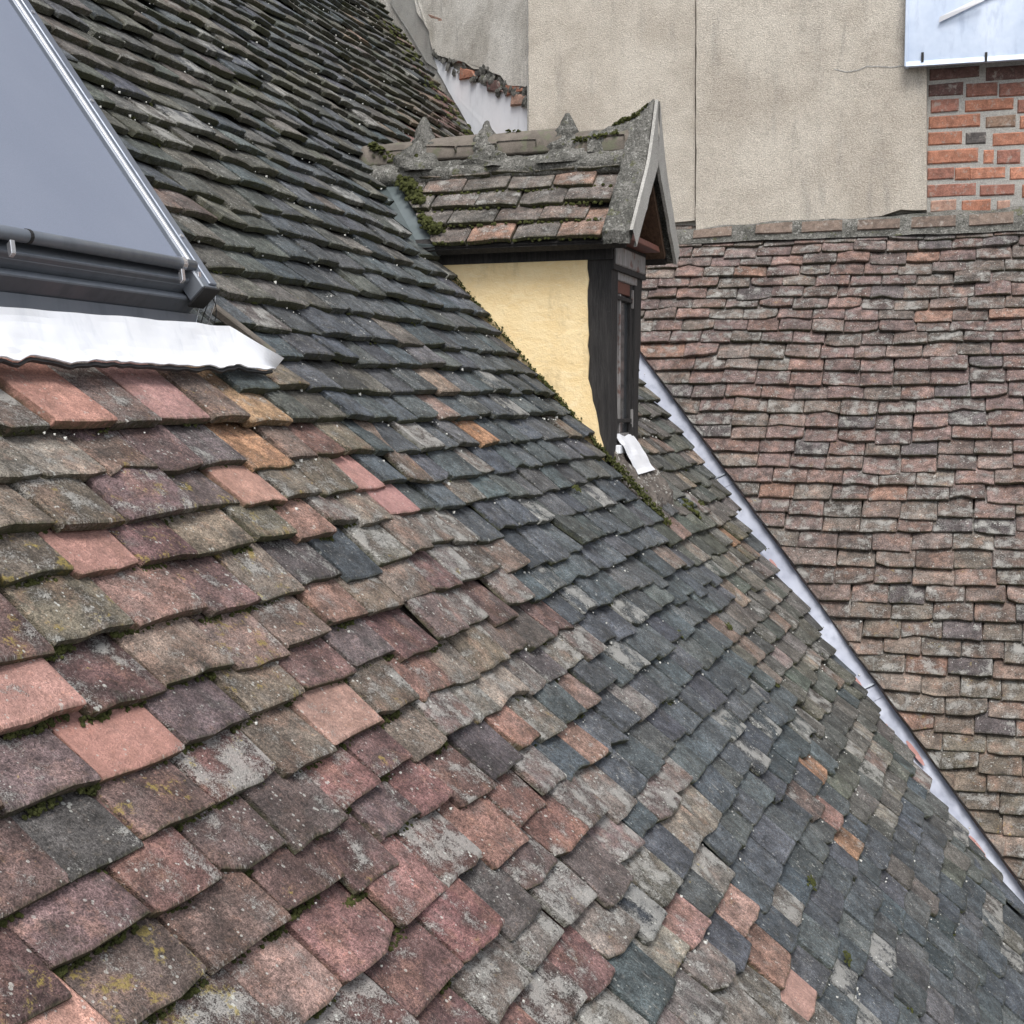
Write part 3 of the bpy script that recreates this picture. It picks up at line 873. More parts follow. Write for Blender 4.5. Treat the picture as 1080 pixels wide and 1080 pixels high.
# mortar fillet where the right roof meets the wall, with bedded brick ends
def fil(i, j):
    x = -2.33 + i * 4.4
    zt = .972 + .018 * nz(x * 2.2, 1.) + .012 * nz(x * 7, 5.) - .028 * max(0, min(1, (-1.0 - x) / .6))
    top = V((x, YW - .012, zt))
    bot = RP(x, -(.845 + .012 * nz(x * 3, 9.)) / math.sin(BE), .012)
    p = top.lerp(bot, j)
    p += V((0, -1, .6)) * (.026 * math.sin(math.pi * min(1, j * 1.1)) + .006 * nz(x * 9, j * 6, 3))
    return p
vsf, fsf = surf(fil, 110, 6)
fixn(mesh('mortar_fillet', vsf + [fil(0, 0) + V((0, .1, 0)), fil(1, 0) + V((0, .1, 0))], fsf, MT['mortar'], wall, smooth=True))
for x0, x1, k in ((735, 775, 'f'), (800, 838, 'f'), (848, 890, 'f'), (906, 950, 'g'), (962, 1008, 'g'), (1022, 1068, 'f'), (1085, 1130, 'g')):
    a, b_ = wp(x0, 255).x, wp(x1, 255).x
    cc = {'f': (.185, .140, .112), 'g': (.150, .112, .090)}[k]
    def q(x, j, up): return fil((x + 2.33) / 4.4, j) + V((0, -.8, .6)) * up
    j0, j1 = .42, .78
    pts = [q(a, j1, -.02), q(b_, j1, -.02), q(b_, j0, -.02), q(a, j0, -.02), q(a, j1, .008), q(b_, j1, .008), q(b_, j0, .008), q(a, j0, .008)]
    o = mesh('bedded_brick', pts, [(3, 2, 1, 0), (4, 5, 6, 7), (0, 1, 5, 4), (1, 2, 6, 5), (2, 3, 7, 6), (3, 0, 4, 7)], MT['brick'], wall, {'tcol': [(*cc, 1)] * 8})
    fixn(o)

# oblique wall above the upper valley
ow = thing('rendered_wall', 'pale flaking lime-rendered wall with white flashing above the top of the main roof', 'wall', (-3.2, 8.0, -HC))
A0 = vline(.975); A1 = vline(4.9)
dw = V((A1.x - A0.x, A1.y - A0.y, 0)).normalized()
nw = V((dw.y, -dw.x, 0))
if nw.y > 0: nw = -nw
fixn(MB().prism([V((A0.x, A0.y, -HC)) - dw * .0, V((A1.x, A1.y, -HC)), V((A1.x, A1.y, 5.4)), V((A0.x, A0.y, 5.4))], -nw * .45).build('masonry_core', MT['render_old'], ow))
def op(x, y, d=0.0):
    q = ray(x, y); c = V((A0.x, A0.y, 0)) + nw * d
    return q * (c.dot(nw) / q.dot(nw))
def opanel(name, px, d, mat, rag=.008, step=.05, seed=0, back=.0015):
    pts = [op(x, y, d) for x, y in px]
    pts = ragged(pts + [pts[0]], rag, step, seed)[:-1]
    return fixn(MB().prism(pts, -nw * (d - back)).build(name, mat, ow))
opanel('render_coat', [(424, -60), (562, -60), (562, 100), (556, 92), (536, 90), (528, 80), (514, 74), (500, 72), (490, 66), (474, 62), (462, 58), (456, 52), (452, 32), (440, 12)], .030, MT['render_old'], .012, .05, 4)
opanel('zinc_upstand', [(452, 56), (470, 66), (486, 78), (500, 86), (515, 92), (530, 97), (550, 98), (562, 110), (566, 160), (512, 160), (498, 138), (480, 108), (462, 76)], .012, MT['zinc_white'], .006, .06, 5)
opanel('zinc_soaker', [(398, -60), (424, -60), (442, 14), (453, 34), (455, 54), (462, 74), (450, 66), (430, 32), (412, 4)], .014, MT['zinc_green'] if False else MT['mortar_pale'], .004, .06, 6)
for (x0, y0, x1, y1, k) in ((478, 61, 493, 68, 'r'), (486, 71, 503, 83, 'o'), (513, 82, 530, 98, 'd'), (532, 88, 555, 100, 'o'), (540, 99, 556, 111, 'f'), (452, 16, 468, 24, 'f'), (500, 74, 512, 82, 'k')):
    jj = [uni(-2.2, 2.2) for _ in range(8)]
    pts = [op(x0 + jj[0], y1 + jj[1], .022), op(x1 + jj[2], y1 - 2 + jj[3], .022), op(x1 - 1 + jj[4], y0 + 2 + jj[5], .022), op(x0 + 1 + jj[6], y0 + jj[7], .022)]
    pts2 = [p - nw * .02 for p in pts]
    d_ = .034 if y0 > 30 else .036
    mid_ = (pts[0] + pts[1] + pts[2] + pts[3]) / 4
    ins = [q.lerp(mid_, uni(.12, .3)) + nw * uni(.004, .010) for q in pts]
    fixn(mesh('brick', pts2 + pts + ins, [(8, 9, 10, 11), (4, 5, 9, 8), (5, 6, 10, 9), (6, 7, 11, 10), (7, 4, 8, 11), (0, 1, 5, 4), (1, 2, 6, 5), (2, 3, 7, 6), (3, 0, 4, 7)], MT['brick'], ow, {'tcol': [(*BC[k], 1)] * 12}))

# ------------------------------------------------------------------ zinc cladding at the top right
zc = thing('zinc_cladding', 'pale blue zinc-sheeted box with a folded patch fixed on the wall above the bricks', 'cladding', wp(1020, 70, .1))
a, b_ = wp(955, 70, .11), wp(1080, 62, .11)
tilt_ = (b_.z - a.z) / (b_.x - a.x)
xe = a.x + 1.15
def zpt(x, z, d): return V((x, YW - d, z + tilt_ * (x - a.x)))
fixn(MB().prism([zpt(a.x, a.z + .02, .105), zpt(xe, a.z + .02, .105), zpt(xe, a.z + 1.4, .105), zpt(a.x, a.z + 1.4, .105)], (0, .10, 0)).build('zinc_sheet', MT['zinc_blue'], zc))
for k in range(2):
    xa, xb = (a.x, a.x + .57) if k == 0 else (a.x + .574, xe)
    bevel(MB().hexa([zpt(xa, a.z - .004, .118), zpt(xb, a.z - .004, .118), zpt(xb, a.z - .004, .09), zpt(xa, a.z - .004, .09), zpt(xa, a.z + .022, .112), zpt(xb, a.z + .022, .112), zpt(xb, a.z + .022, .09), zpt(xa, a.z + .022, .09)]).build('drip_edge', MT['zinc_blue'], zc), .002)
bevel(MB().hexa([zpt(a.x - .006, a.z, .112), zpt(a.x + .012, a.z, .112), zpt(a.x + .012, a.z, .0), zpt(a.x - .006, a.z, .0), zpt(a.x - .006, a.z + 1.4, .112), zpt(a.x + .012, a.z + 1.4, .112), zpt(a.x + .012, a.z + 1.4, 0), zpt(a.x - .006, a.z + 1.4, 0)]).build('side_fold', MT['zinc_blue'], zc), .002)
pf = [wp(990, 24, .112), wp(996, 14, .112), wp(1010, 2, .112), wp(1045, -30, .112), wp(1060, -8, .112), wp(1034, 2, .112), wp(1012, 12, .112)]
fixn(MB().prism(pf, (0, -.006, 0)).build('patch', MT['zinc_blue'], zc))
pe_ = [wp(990, 24, .118), wp(991, 18, .125), wp(1036, -4, .14), wp(1038, 1, .14)]
fixn(MB().prism(pe_, (0, -.004, 0)).build('patch_lip', MT['zinc_white'], zc))
for x in (973, 1040):
    p = wp(x, 60, .107)
    bevel(MB().box((p.x - .006, p.y - .012, p.z - .025), (p.x + .006, p.y + .004, p.z + .02)).build('hook', MT['black'], zc), .001)

# ------------------------------------------------------------------ dormer
dm = thing('dormer', 'small dormer with yellow plaster cheek, black timber posts and mossy gabled tile roof', 'dormer', (XF, (YN + YF) / 2, -.13))
XB = -2.45
def roofz(x, dh): return zmain(x, dh)
# near cheek: plaster panel, ragged at the top and along the timber
zc_top = .545
def cheek(y, d, xs, name, mat, rag=True, seed=0, zt=zc_top, par=dm):
    pts = []
    x_l = (-DR - .0 - math.cos(AL) * zt) / math.sin(AL) - .05
    n = 26
    for i in range(n + 1):
        x = x_l + (xs(0) - x_l) * i / n
        pts.append(V((x, y, zt + (.008 * nz(x * 11, 1, seed) + .012 * nz(x * 4, 2, seed) if rag else 0))))
    zb = zmain(xs(1), -.06)
    for i in range(1, 20):
        t_ = i / 20
        pts.append(V((xs(t_) + (.007 * nz(t_ * 16, 3, seed) if rag else 0), y, zt + (zb - zt) * t_)))
    pts.append(V((xs(1), y, zb)))
    pts.append(V((x_l, y, zmain(x_l, -.06))))
    return fixn(MB().prism(pts, (0, d, 0)).build(name, mat, par))
def tx(t_):      # plaster edge against the leaning, worn post
    return XF - .090 + .012 * t_ + (.070 * max(0, (t_ - .58) / .42) ** .8)
cheek(YN - .018, .06, tx, 'cheek_plaster', MT['yellow'], True, 3)
# core behind the plaster and the far cheek
fixn(MB().prism([(XF - .05, YN + .046, zmain(XF - .05, -.08)), (XF - .05, YN + .046, .70), (-2.05, YN + .046, .70)], (0, .02, 0)).build('cheek_backing', MT['timber'], dm))
fixn(MB().prism([(XF - .03, YF - .03, zmain(XF - .03, -.08)), (XF - .03, YF - .03, .66), (-2.02, YF - .03, .66)], (0, .03, 0)).build('cheek_plaster', MT['yellow'], dm))
# timbers
def grainy(o, amp=.004, f=18):
    bm = bmesh.new(); bm.from_mesh(o.data)
    bmesh.ops.recalc_face_normals(bm, faces=bm.faces)
    bmesh.ops.subdivide_edges(bm, edges=[e for e in bm.edges if e.calc_length() > .12], cuts=7, use_grid_fill=True)
    for v_ in bm.verts:
        v_.co += V((nz(v_.co.x * f, v_.co.y * f, v_.co.z * f * .5), nz(v_.co.y * f + 9, v_.co.z * f * .5, v_.co.x * f), 0)) * amp
    bm.to_mesh(o.data); bm.free()
    return o
zb0 = zmain(XF, .01) - .06
def post(y0, y1, x0, x1, zt, lean, name='corner_post'):
    zb = min(zmain(x1, 0), zb0) - .05
    return grainy(MB().hexa([(x0, y0 + lean[0], zb), (x1, y0 + lean[0], zb), (x1, y1 + lean[1], zb), (x0, y1 + lean[1], zb), (x0, y0, zt), (x1, y0, zt), (x1, y1, zt), (x0, y1, zt)]).build(name, MT['timber'], dm), .006, 22)
post(YN - .010, YN + .075, XF - .108, XF, .585, (0, .005))
post(YF - .065, YF + .012, XF - .10, XF - .002, .585, (-.11, -.11))
# eaves plate along the cheek and lintel
grainy(MB().box((XB + .12, YN - .022, .535), (XF + .002, YN + .06, .625)).build('wall_plate', MT['timber'], dm), .004)
grainy(MB().box((XF - .08, YN - .008, .50), (XF + .008, YF + .01, .600)).build('lintel', MT['timber'], dm), .003)
grainy(MB().box((XB + .12, YF - .04, .535), (XF, YF + .025, .625)).build('wall_plate', MT['timber'], dm), .004)
# worn pale edge piece over the lintel
bevel(MB().box((XF - .004, YN + .01, .520), (XF + .014, YF - .02, .588)).build('lintel_face', MT['timber_grey'], dm), .004)
bevel(MB().hexa([(XF - .05, YN - .012, .602), (XF + .075, YN - .012, .602), (XF + .075, YF - .03, .602), (XF - .05, YF - .03, .602), (XF - .05, YN - .012, .630), (XF + .068, YN - .012, .628), (XF + .068, YF - .03, .628), (XF - .05, YF - .03, .630)]).build('tie_board', MT['red_board'], dm), .003)
# casement
wf = thing('tmp', 'x', 'x', (0, 0, 0)); bpy.data.objects.remove(wf)
yA, yB = YN + .080, YF - .075
zS = zmain(XF, 0) + .035
wfr = bevel(MB().box((XF - .03, yA, .470), (XF - .004, yB, .502)).build('window_frame', MT['timber_grey'], dm), .003)
def wpart(name, a_, b2, mat, bv=.002):
    o = MB().box(a_, b2).build(name, mat, wfr)
    return bevel(o, bv)
def lean_y(z): return -.055 * (1 - (z - zS) / (.5 - zS))
xs_ = XF - .03
wpart('stile', (xs_, yA, zS), (xs_ + .022, yA + .030, .47), MT['timber_grey'])
wpart('stile', (xs_ - .004, yB - .085, zS), (xs_ + .020, yB - .050, .47), MT['timber'])
wpart('rail', (xs_ - .002, yA + .030, zS), (xs_ + .018, yB - .085, zS + .045), MT['timber_grey'])
wpart('rail', (xs_ - .002, yA + .030, .425), (xs_ + .018, yB - .085, .470), MT['red_board'])
for z in (.40, zS + .085):
    wpart('glazing_bar', (xs_ - .002, yA + .0, z), (xs_ + .026, yB - .06, z + .014), MT['timber'], .001)
    wpart('hinge', (xs_ + .020, yB - .075, z - .02), (xs_ + .028, yB - .06, z + .05), MT['timber_grey'], .001)
wpart('pane', (xs_ + .004, yA + .031, zS + .046), (xs_ + .008, yB - .086, .424), MT['glass'], .0005)
wpart('mullion', (xs_ + .004, yA + .07, zS + .046), (xs_ + .020, yA + .085, .424), MT['timber_grey'], .002)
wpart('inner_jamb', (xs_ - .05, yB - .05, zS - .05), (xs_ + .03, yB + .012, .47), MT['timber'])
# white sill flashing tongue, bent over the tiles
def sillfn(i, j):
    y = YN + .080 + (YF - YN - .20) * i + .02 * j
    x = XF - .006 + .085 * j
    h = .056 - .052 * j + .03 * math.sin(j * 3.2) * .3 - (.02 * max(0, j - .8) / .2) + .010 * nz(i * 3, j * 4)
    p = V((x, y, zmain(x) + max(.014 + .006 * i, h) / math.cos(AL) * .8))
    return p
shell('sill_flashing', sillfn, 10, 12, NM, .002, MT['lead'], dm)
wpart('sill', (XF - .06, YN + .07, zS - .03), (XF + .015, YF - .10, zS + .002), MT['zinc_white'])
# mortar apron below the front, weathered and lumpy
def apron(i, j):
    y = YN - .015 + (YF - YN + .02) * i + .03 * j
    x = XF - .06 + .25 * j
    e = min(1, i * 6, (1 - i) * 6) * min(1, (1 - j) * 5)
    h = -.045 + e * (.050 + .022 * nz(x * 7, y * 9, 2) + .022 * nz(x * 9, y * 46, 2) + .012 * nz(x * 30, y * 70, 7))
    return MP(y, (V((x, y, zmain(x))) + NM * 0).dot(EM), h)
vsf, fsf = surf(apron, 40, 30)
fixn(mesh('mortar_apron', vsf, fsf, MT['apron'], dm, smooth=True))
# gable infill
fixn(MB().prism([(XF - .02, YEN + .10, .60), (XF - .02, YEF - .10, .60), (XF - .02, YR + .02, ZR - .06)], (-.02, 0, 0)).build('gable_board', MT['timber_brown'], dm))
for y0, y1, z1 in ((YN + .02, YN + .06, .74), (YN + .13, YN + .17, .84)):
    bevel(MB().box((XF - .018, y0, .628), (XF + .02, y1, z1)).build('gable_strut', MT['red_board'] if y0 > YN + .1 else MT['timber'], dm), .002)
# dormer roof
drf = fixn(MB().prism([(XG - .03, YEN + .02, ZE - .03), (XG - .03, YR, ZR - .055), (XG - .03, YEF - .02, ZE - .03), (XG - .03, YEF - .05, ZE - .045), (XG - .03, YR, ZR - .09), (XG - .03, YEN + .05, ZE - .045)], (XB - XG - .1, 0, 0)).build('dormer_roof', MT['timber'], dm))
NN = V((0, -math.sin(math.atan(SLO)), math.cos(math.atan(SLO))))
EN = V((0, -math.cos(math.atan(SLO)), -math.sin(math.atan(SLO))))
NFv = V((0, -NN.y, NN.z)); EF = V((0, -EN.y, EN.z))
def PN(x, v, h): return V((x, YR, ZR)) + EN * v + NN * h
def PF(x, v, h): return V((-x, YR, ZR)) + EF * v + NFv * h
SL = math.hypot(YR - YEN, ZR - ZE)
PALD = [((.122, .104, .093), .5), ((.112, .100, .090), .55), ((.134, .108, .094), .55), ((.112, .103, .092), .6), ((.126, .112, .099), .7)]
def dorm_tiles(Pf, sgn):
    TD = Tiles()
    g_ = .092
    for r in range(5):
        v0 = SL - r * g_
        x = XG - .105
        x += -.08 * (r % 2)
        first = True
        while x > -2.32:
            tw = uni(.16, .185)
            xl = x - tw
            zt = ZR - v0 * math.sin(math.atan(SLO))
            lim = (-DR - math.cos(AL) * zt) / math.sin(AL) + .055
            if x < lim + .04: break
            def cl(a, b, s=sgn):
                z_ = ZR - b * math.sin(math.atan(SLO))
                q = (-DR - math.cos(AL) * z_) / math.sin(AL) + .055
                if s > 0: return min(max(a, q), XG - .085)
                return max(min(a, -q), -(XG - .085))
            c0, li = random.choice(PALD)
            if rnd() < .05: c0 = (.20, .135, .105)
            if r == 0 and abs(x + 1.72) < .1: c0 = (.25, .155, .115)
            u0 = xl if sgn > 0 else -x
            w_ = tw - uni(.003, .008)
            TD.add(Pf, u0, w_, v0 + uni(-.006, .006), .2, uni(.018, .024), abs(random.gauss(0, .004)), .2 * uni(1, 1.2), tuple(k * f_ for f_ in (uni(.88, 1.12),) for k in c0), li + uni(-.2, .2), uni(0, .2), .25, cl, roll=random.gauss(0, .03), skew=random.gauss(0, .03), moss=1.0)
            x = xl
    TD.build(drf, 100, 'roof_tiles')
dorm_tiles(PN, 1)
dorm_tiles(PF, -1)
# half-round ridge tiles
def ridge_tile(x0, x1, dz):
    n = 9
    def fn(i, j):
        t_ = math.pi * (i * 1.1 - .05)
        r = .062 + .004 * j
        return V((x0 + (x1 - x0) * j, YR - math.cos(t_) * r, ZR - .030 + dz + math.sin(t_) * r * 1.18 + .003 * nz(i * 4, j * 5, x0)))
    o = shell('ridge_tile', fn, 10, 8, (0, 0, 1), .014, MT['clay'], drf)
    o.data.polygons.foreach_set('use_smooth', [True] * len(o.data.polygons))
xr = [onplane(x, 150, 1, YR).x for x in (384, 445, 513, 598, 672)]
for k in range(4): ridge_tile(xr[k] + .006, xr[k + 1] - .002, (.0, .010, .012, -.002)[k])
# mortar band under the ridge with crests between the ridge tiles
def band(sgn):
    def fn(i, j):
        x = XG - .03 + (onplane(396, 180, 1, YR).x - XG + .03) * i
        v_ = .052 + (.103 + .012 * nz(x * 9, 2.) + .006 * nz(x * 30, 7.)) * j
        h = .006 * math.sin(math.pi * min(1, .25 + j * .75)) ** .6 + .010 * nz(x * 14, j * 5, 3.) + .007 * nz(x * 40, j * 9, 6.) + .010
        if j in (0, 1): h -= .022
        return PN(x, v_, h) if sgn > 0 else PF(-x, v_, h)
    o = shell('ridge_mortar', fn, 70, 6, NN if sgn > 0 else NFv, .03, MT['mortar'], drf)
    o.data.polygons.foreach_set('use_smooth', [True] * len(o.data.polygons))
band(1); band(-1)
def crest(xc, zt, wb, seed):
    """mortar fin wrapping the ridge joint, rising to a weathered point"""
    n, m_ = 20, 14
    def fn(i, j):
        t_ = j                                      # 0 foot, 1 tip
        ang = 2 * math.pi * i
        zf = ZR - .085 + (zt - ZR + .085) * t_
        wx = wb * (.55 * (1 - t_) ** 3 + .45 * (1 - t_) ** .9) * .5 + .008
        wy = .098 * (1 - t_) ** .75 + .008
        q = 1 + .42 * nz(math.cos(ang) * 2, math.sin(ang) * 2 + seed * 3.3, t_ * 5) + .25 * nz(math.cos(ang) * 5, math.sin(ang) * 5 + seed, t_ * 13)
        return V((xc + math.cos(ang) * wx * q + .010 * nz(t_ * 4, seed), YR + math.sin(ang) * wy * q - .004, zf + .006 * nz(ang, t_ * 6, seed)))
    vs2, fs2 = surf(fn, n, m_)
    k = len(vs2)
    vs2.append(V((xc, YR, zt + .006)))
    fs2 += [(m_ * (n + 1) + i, m_ * (n + 1) + i + 1, k) for i in range(n)]
    o = mesh('mortar_crest', vs2, fs2, MT['mortar'], drf, smooth=True)
    return fixn(o)
for px, py, wb, sd_ in ((447, 124, .33, 1), (513, 128, .34, 2), (598, 120, .36, 3)):
    p = onplane(px, py, 1, YR - .01); crest(p.x, p.z, wb, sd_)
# cement verge with pale front face, rising to a horn at the peak
PK = onplane(691, 107, 0, XG)
def verge(sgn, name='verge_mortar'):
    Pf = (lambda x, v_, h: PN(x, v_, h)) if sgn > 0 else (lambda x, v_, h: PF(-x, v_, h))
    def fn(i, j):
        wv = .115 + .010 * nz(j * 6, 1., sgn) + .012 * math.sin(j * 3)
        x = XG - .095 * (1 - i) + (.006 * nz(j * 12, 3.) if i == 0 else 0)
        v_ = -.012 + (SL + .030) * j
        lift = .032 + .012 * nz(x * 18, j * 9, 5.) + .008 * nz(x * 50, j * 30, 1.)
        horn = max(0, 1 - v_ / .20) ** 1.5
        pk = .105 * horn * (.35 + .65 * i ** 1.2)
        p = Pf(x, v_, lift if 0 < i < 1 else lift - .006)
        p.z += pk
        p.y += (-.0) * sgn
        return p
    o = shell(name, fn, 8, 26, (0, -.35 * sgn, 1), .045, MT['mortar'], drf)
    o.data.polygons.foreach_set('use_smooth', [False] * len(o.data.polygons))
    return o
verge(1); verge(-1)
def horn(i, j):
    x = XG - .24 * (1 - i)
    zt = ZR + .038 + .095 * i ** 1.7 + .006 * nz(i * 9, 1.)
    a_ = math.pi * j
    w_ = .075 - .045 * i
    return V((x, YR - math.cos(a_) * w_, ZR - .05 + (zt - ZR + .05) * math.sin(a_) ** .7 + .006 * nz(i * 12, j * 7, 2.)))
vsf, fsf = surf(horn, 18, 12)
fixn(mesh('horn_mortar', vsf, fsf, MT['mortar'], drf, smooth=True))
def vface(sgn):
    Pf = (lambda v_, h: PN(XG + .004, v_, h)) if sgn > 0 else (lambda v_, h: PF(-(XG + .004), v_, h))
    outer, inner = [], []
    for k in range(19):
        t_ = k / 18
        v_ = -.010 + (SL + .028) * t_
        horn = max(0, 1 - v_ / .20) ** 1.5
        p = Pf(v_, .030); p.z += .100 * horn
        q_ = Pf(v_, -.066 + .008 * nz(t_ * 9, sgn * 3.) + .018 * t_)
        if sgn > 0: q_.y = min(q_.y, YR + .012); p.y = min(p.y, YR)
        else: q_.y = max(q_.y, YR - .012) ; p.y = max(p.y, YR)
        q_.y = min(q_.y, YR - .001) if sgn > 0 else max(q_.y, YR + .001)
        outer.append(p); inner.append(q_)
    mb = MB()
    for k in range(18):
        a_, b2, c_, d_ = outer[k], outer[k + 1], inner[k + 1], inner[k]
        e = V((.012, 0, 0))
        mb.add([a_, b2, c_, d_, a_ + e, b2 + e, c_ + e, d_ + e], [(4, 5, 6, 7), (0, 1, 5, 4), (2, 3, 7, 6)])
    return fixn(mb.build('verge_face', MT['mortar_pale'], drf))
vface(1); vface(-1)
# soffit boards under the gable overhang and the eaves
for sgn in (1, -1):
    Pf = (lambda x, v_, h: PN(x, v_, h)) if sgn > 0 else (lambda x, v_, h: PF(-x, v_, h))
    fixn(MB().hexa([Pf(XF - .3, .06, -.075), Pf(XG - .02, .06, -.075), Pf(XG - .02, SL - .03, -.075), Pf(XF - .3, SL - .03, -.075), Pf(XF - .3, .06, -.05), Pf(XG - .02, .06, -.05), Pf(XG - .02, SL - .03, -.05), Pf(XF - .3, SL - .03, -.05)]).build('soffit_board', MT['timber_brown'], drf))
    e0 = SL + .004
    fixn(MB().hexa([Pf(XB + .3, e0 - .05, -.06), Pf(XG - .03, e0 - .05, -.06), Pf(XG - .03, e0, -.055), Pf(XB + .3, e0, -.055), Pf(XB + .3, e0 - .05, -.028), Pf(XG - .03, e0 - .05, -.028), Pf(XG - .03, e0, -.026), Pf(XB + .3, e0, -.026)]).build('eaves_batten', MT['timber'], drf))
# little zinc valleys of the dormer
def dv(sgn):
    Pz = []
    def fn(i, j):
        z_ = ZE + .0 + (ZR - ZE + .005) * (1 - j)
        y_ = YR - sgn * (ZR - z_) / SLO
        x_ = (-DR - math.cos(AL) * z_) / math.sin(AL)
        s_ = -.10 + .20 * i
        p = V((x_, y_, z_))
        if s_ < 0: p = p - EM * (-s_) * .6 + V((0, -sgn * abs(s_) * .8, 0)) ; p = p - NM * ((p.dot(NM) + DR)) + NM * (-.035 + .0 * i)
        else: p = p + V((s_, 0, 0)) + (NN if sgn > 0 else NFv) * (-.030)
        return p
    o = shell('zinc_valley', fn, 8, 10, NM, .0015, MT['zinc_green'], drf)
dv(1); dv(-1)
# spout end of the near little valley
pz = onplane(446, 262, 1, YEN + .05)
def spout(i, j):
    a_ = math.pi * (.05 + .95 * i)
    return V((pz.x - .09 + .15 * j, YEN + .06 - math.cos(a_) * .045, pz.z + .028 - math.sin(a_) * .045 - .012 * j))
shell('gutter_spout', spout, 8, 4, (0, 0, 1), .002, MT['zinc_green'], drf)

# ------------------------------------------------------------------ skylight
sk = thing('roof_window', 'grey roof window with a lowered blue-grey outside blind and white metal apron', 'roof window', MP(2.05, -1.2, -.05))
def sbox(name, u0, u1, prof, mat, par=sk, bv=.003):
    """profile in (v, h) of the skylight plane swept along the course"""
    o = MB().prism([SKY(u0, v_, h_) for v_, h_ in prof], (0, u1 - u0, 0)).build(name, mat, par)
    return bevel(o, bv) if bv else fixn(o)
VT = -2.95
def vat(py, h):          # (v) of the line that crosses the left picture edge at py, for a given height above the skylight plane
    lo, hi = -3.0, -.3
    for _ in range(40):
        m_ = (lo + hi) / 2
        q = proj(SKY(2.0, m_, h)); r_ = ray(0, py)
        # compare against the line towards the course vanishing point
        vx, vy = 1050.0, 430.0
        x0, y0 = q[0], q[1]
        yat = y0 + (vy - y0) * (0 - x0) / (vx - x0)
        if yat < py: lo = m_
        else: hi = m_
    return (lo + hi) / 2
h_sc = .012
v_bar0, v_bar1 = vat(237, h_sc), vat(250, h_sc + .012)
# blind cloth
def cloth(i, j):
    u_ = US0 + .05 + (US1 - .052 - US0 - .05) * i
    return SKY(u_, VT + (v_bar0 + .01 - VT) * j, .004 + .0025 * nz(i * 3, j * 4, 9.))
shell('blind_cloth', cloth, 12, 16, NM, .002, MT['fabric'], sk)
# side rails
for ua, ub in ((US1 - .058, US1), (US0, US0 + .058)):
    s_ = 1 if ua > 2 else -1
    rl = sbox('side_rail', ua, ub, [(VT, -.03), (VT, .016), (-1.245, .016), (-1.245, -.03)], MT['frame'])
    um = ua + .006 if s_ > 0 else ub - .006
    sbox('rail_channel', um - .004, um + .006, [(VT, .014), (VT, .020), (-1.30, .020), (-1.30, .014)], MT['alu_white'], rl, .001)
    sbox('rail_cap', ua + .026, ub - .002, [(VT, .014), (VT, .021), (-1.252, .021), (-1.252, .014)], MT['frame_light'], rl, .002)
    for vv in (-1.38, -1.75, -2.0, -2.4):
        p = SKY((ua + ub) / 2 + .008, vv, .020)
        MB().tube([p, p + NM * .004], .005, 8).build('screw', MT['chrome'], rl)
    bevel(MB().prism([SKY(ua, -1.245, -.04), SKY(ub, -1.245, -.04), SKY(ub, -1.245, .018), SKY(ua, -1.245, .018)], EM * .006).build('end_cap', MT['black'], rl), .001)
sbox('head_box', US0, US1, [(VT - .10, -.05), (VT - .10, .05), (VT, .05), (VT, -.05)], MT['frame'])
# bottom bar, rounded
vb = (v_bar0 + v_bar1) / 2
br_ = MB().tube([SKY(US0 + .06, vb, .016), SKY(US1 - .045, vb, .016)], .0125, 14).build('bottom_bar', MT['frame'], sk, smooth=False)
br_.data.polygons.foreach_set('use_smooth', [len(p.vertices) == 4 for p in br_.data.polygons])
MB().tube([SKY(US1 - .10, vb, .016), SKY(US1 - .085, vb, .016)], .0145, 14).build('bar_clip', MT['chrome'], br_)
MB().tube([SKY(2.02, vb, .016), SKY(2.028, vb, .016)], .0138, 14).build('bar_joint', MT['black'], br_)
for u_ in (US1 - .115, US1 - .052, 1.96):
    bevel(MB().hexa([SKY(u_, vb + .02, .010), SKY(u_ + .012, vb + .02, .010), SKY(u_ + .012, vb + .040, .0), SKY(u_, vb + .040, .0), SKY(u_, vb + .02, .022), SKY(u_ + .012, vb + .02, .022), SKY(u_ + .012, vb + .040, .010), SKY(u_, vb + .040, .010)]).build('hook', MT['chrome'], br_), .001)
# stepped sash and frame rails below the blind
def hat(py, v_):         # height above the skylight plane of the same kind of line, for a given v
    lo, hi = -.25, .05
    for _ in range(40):
        m_ = (lo + hi) / 2
        q = proj(SKY(2.0, v_, m_))
        yat = q[1] + (430.0 - q[1]) * (0 - q[0]) / (1050.0 - q[0])
        if yat > py: lo = m_
        else: hi = m_
    return (lo + hi) / 2
va = vat(265, -.004); h1 = hat(281, va)
vc = vat(289, h1 + .004); h2 = hat(306, vc)
ve = vat(331, h2 - .02)
sbox('sash_board', US0 + .03, US1 - .03, [(v_bar0 - .02, -.03), (v_bar0 - .02, -.016), (va + .001, -.016), (va + .001, -.03)], MT['frame'], bv=.001)
sbox('sash_rail', US0 + .03, US1 - .015, [(va - .012, h1 - .01), (va - .012, -.008), (va - .006, -.002), (va, -.004), (va, h1 - .01)], MT['frame'], bv=.002)
sbox('frame_rail', US0 + .01, US1 - .005, [(va + .002, h2 - .01), (va + .002, h1), (vc - .006, h1 + .006), (vc, h1 + .004), (vc, h2 - .01)], MT['frame'], bv=.002)
sbox('frame_skirt', US0 - .01, US1 + .02, [(vc + .002, h2 - .05), (vc + .002, h2), (ve + .01, h2 - .026), (ve + .01, h2 - .05)], MT['frame'], bv=.001)
sbox('underframe', US0 - .0, US1 + .0, [(VT, -.16), (VT, -.028), (va - .02, -.032), (vc - .005, h2 - .03), (vc - .005, -.16)], MT['black'], bv=0)
vd = vc
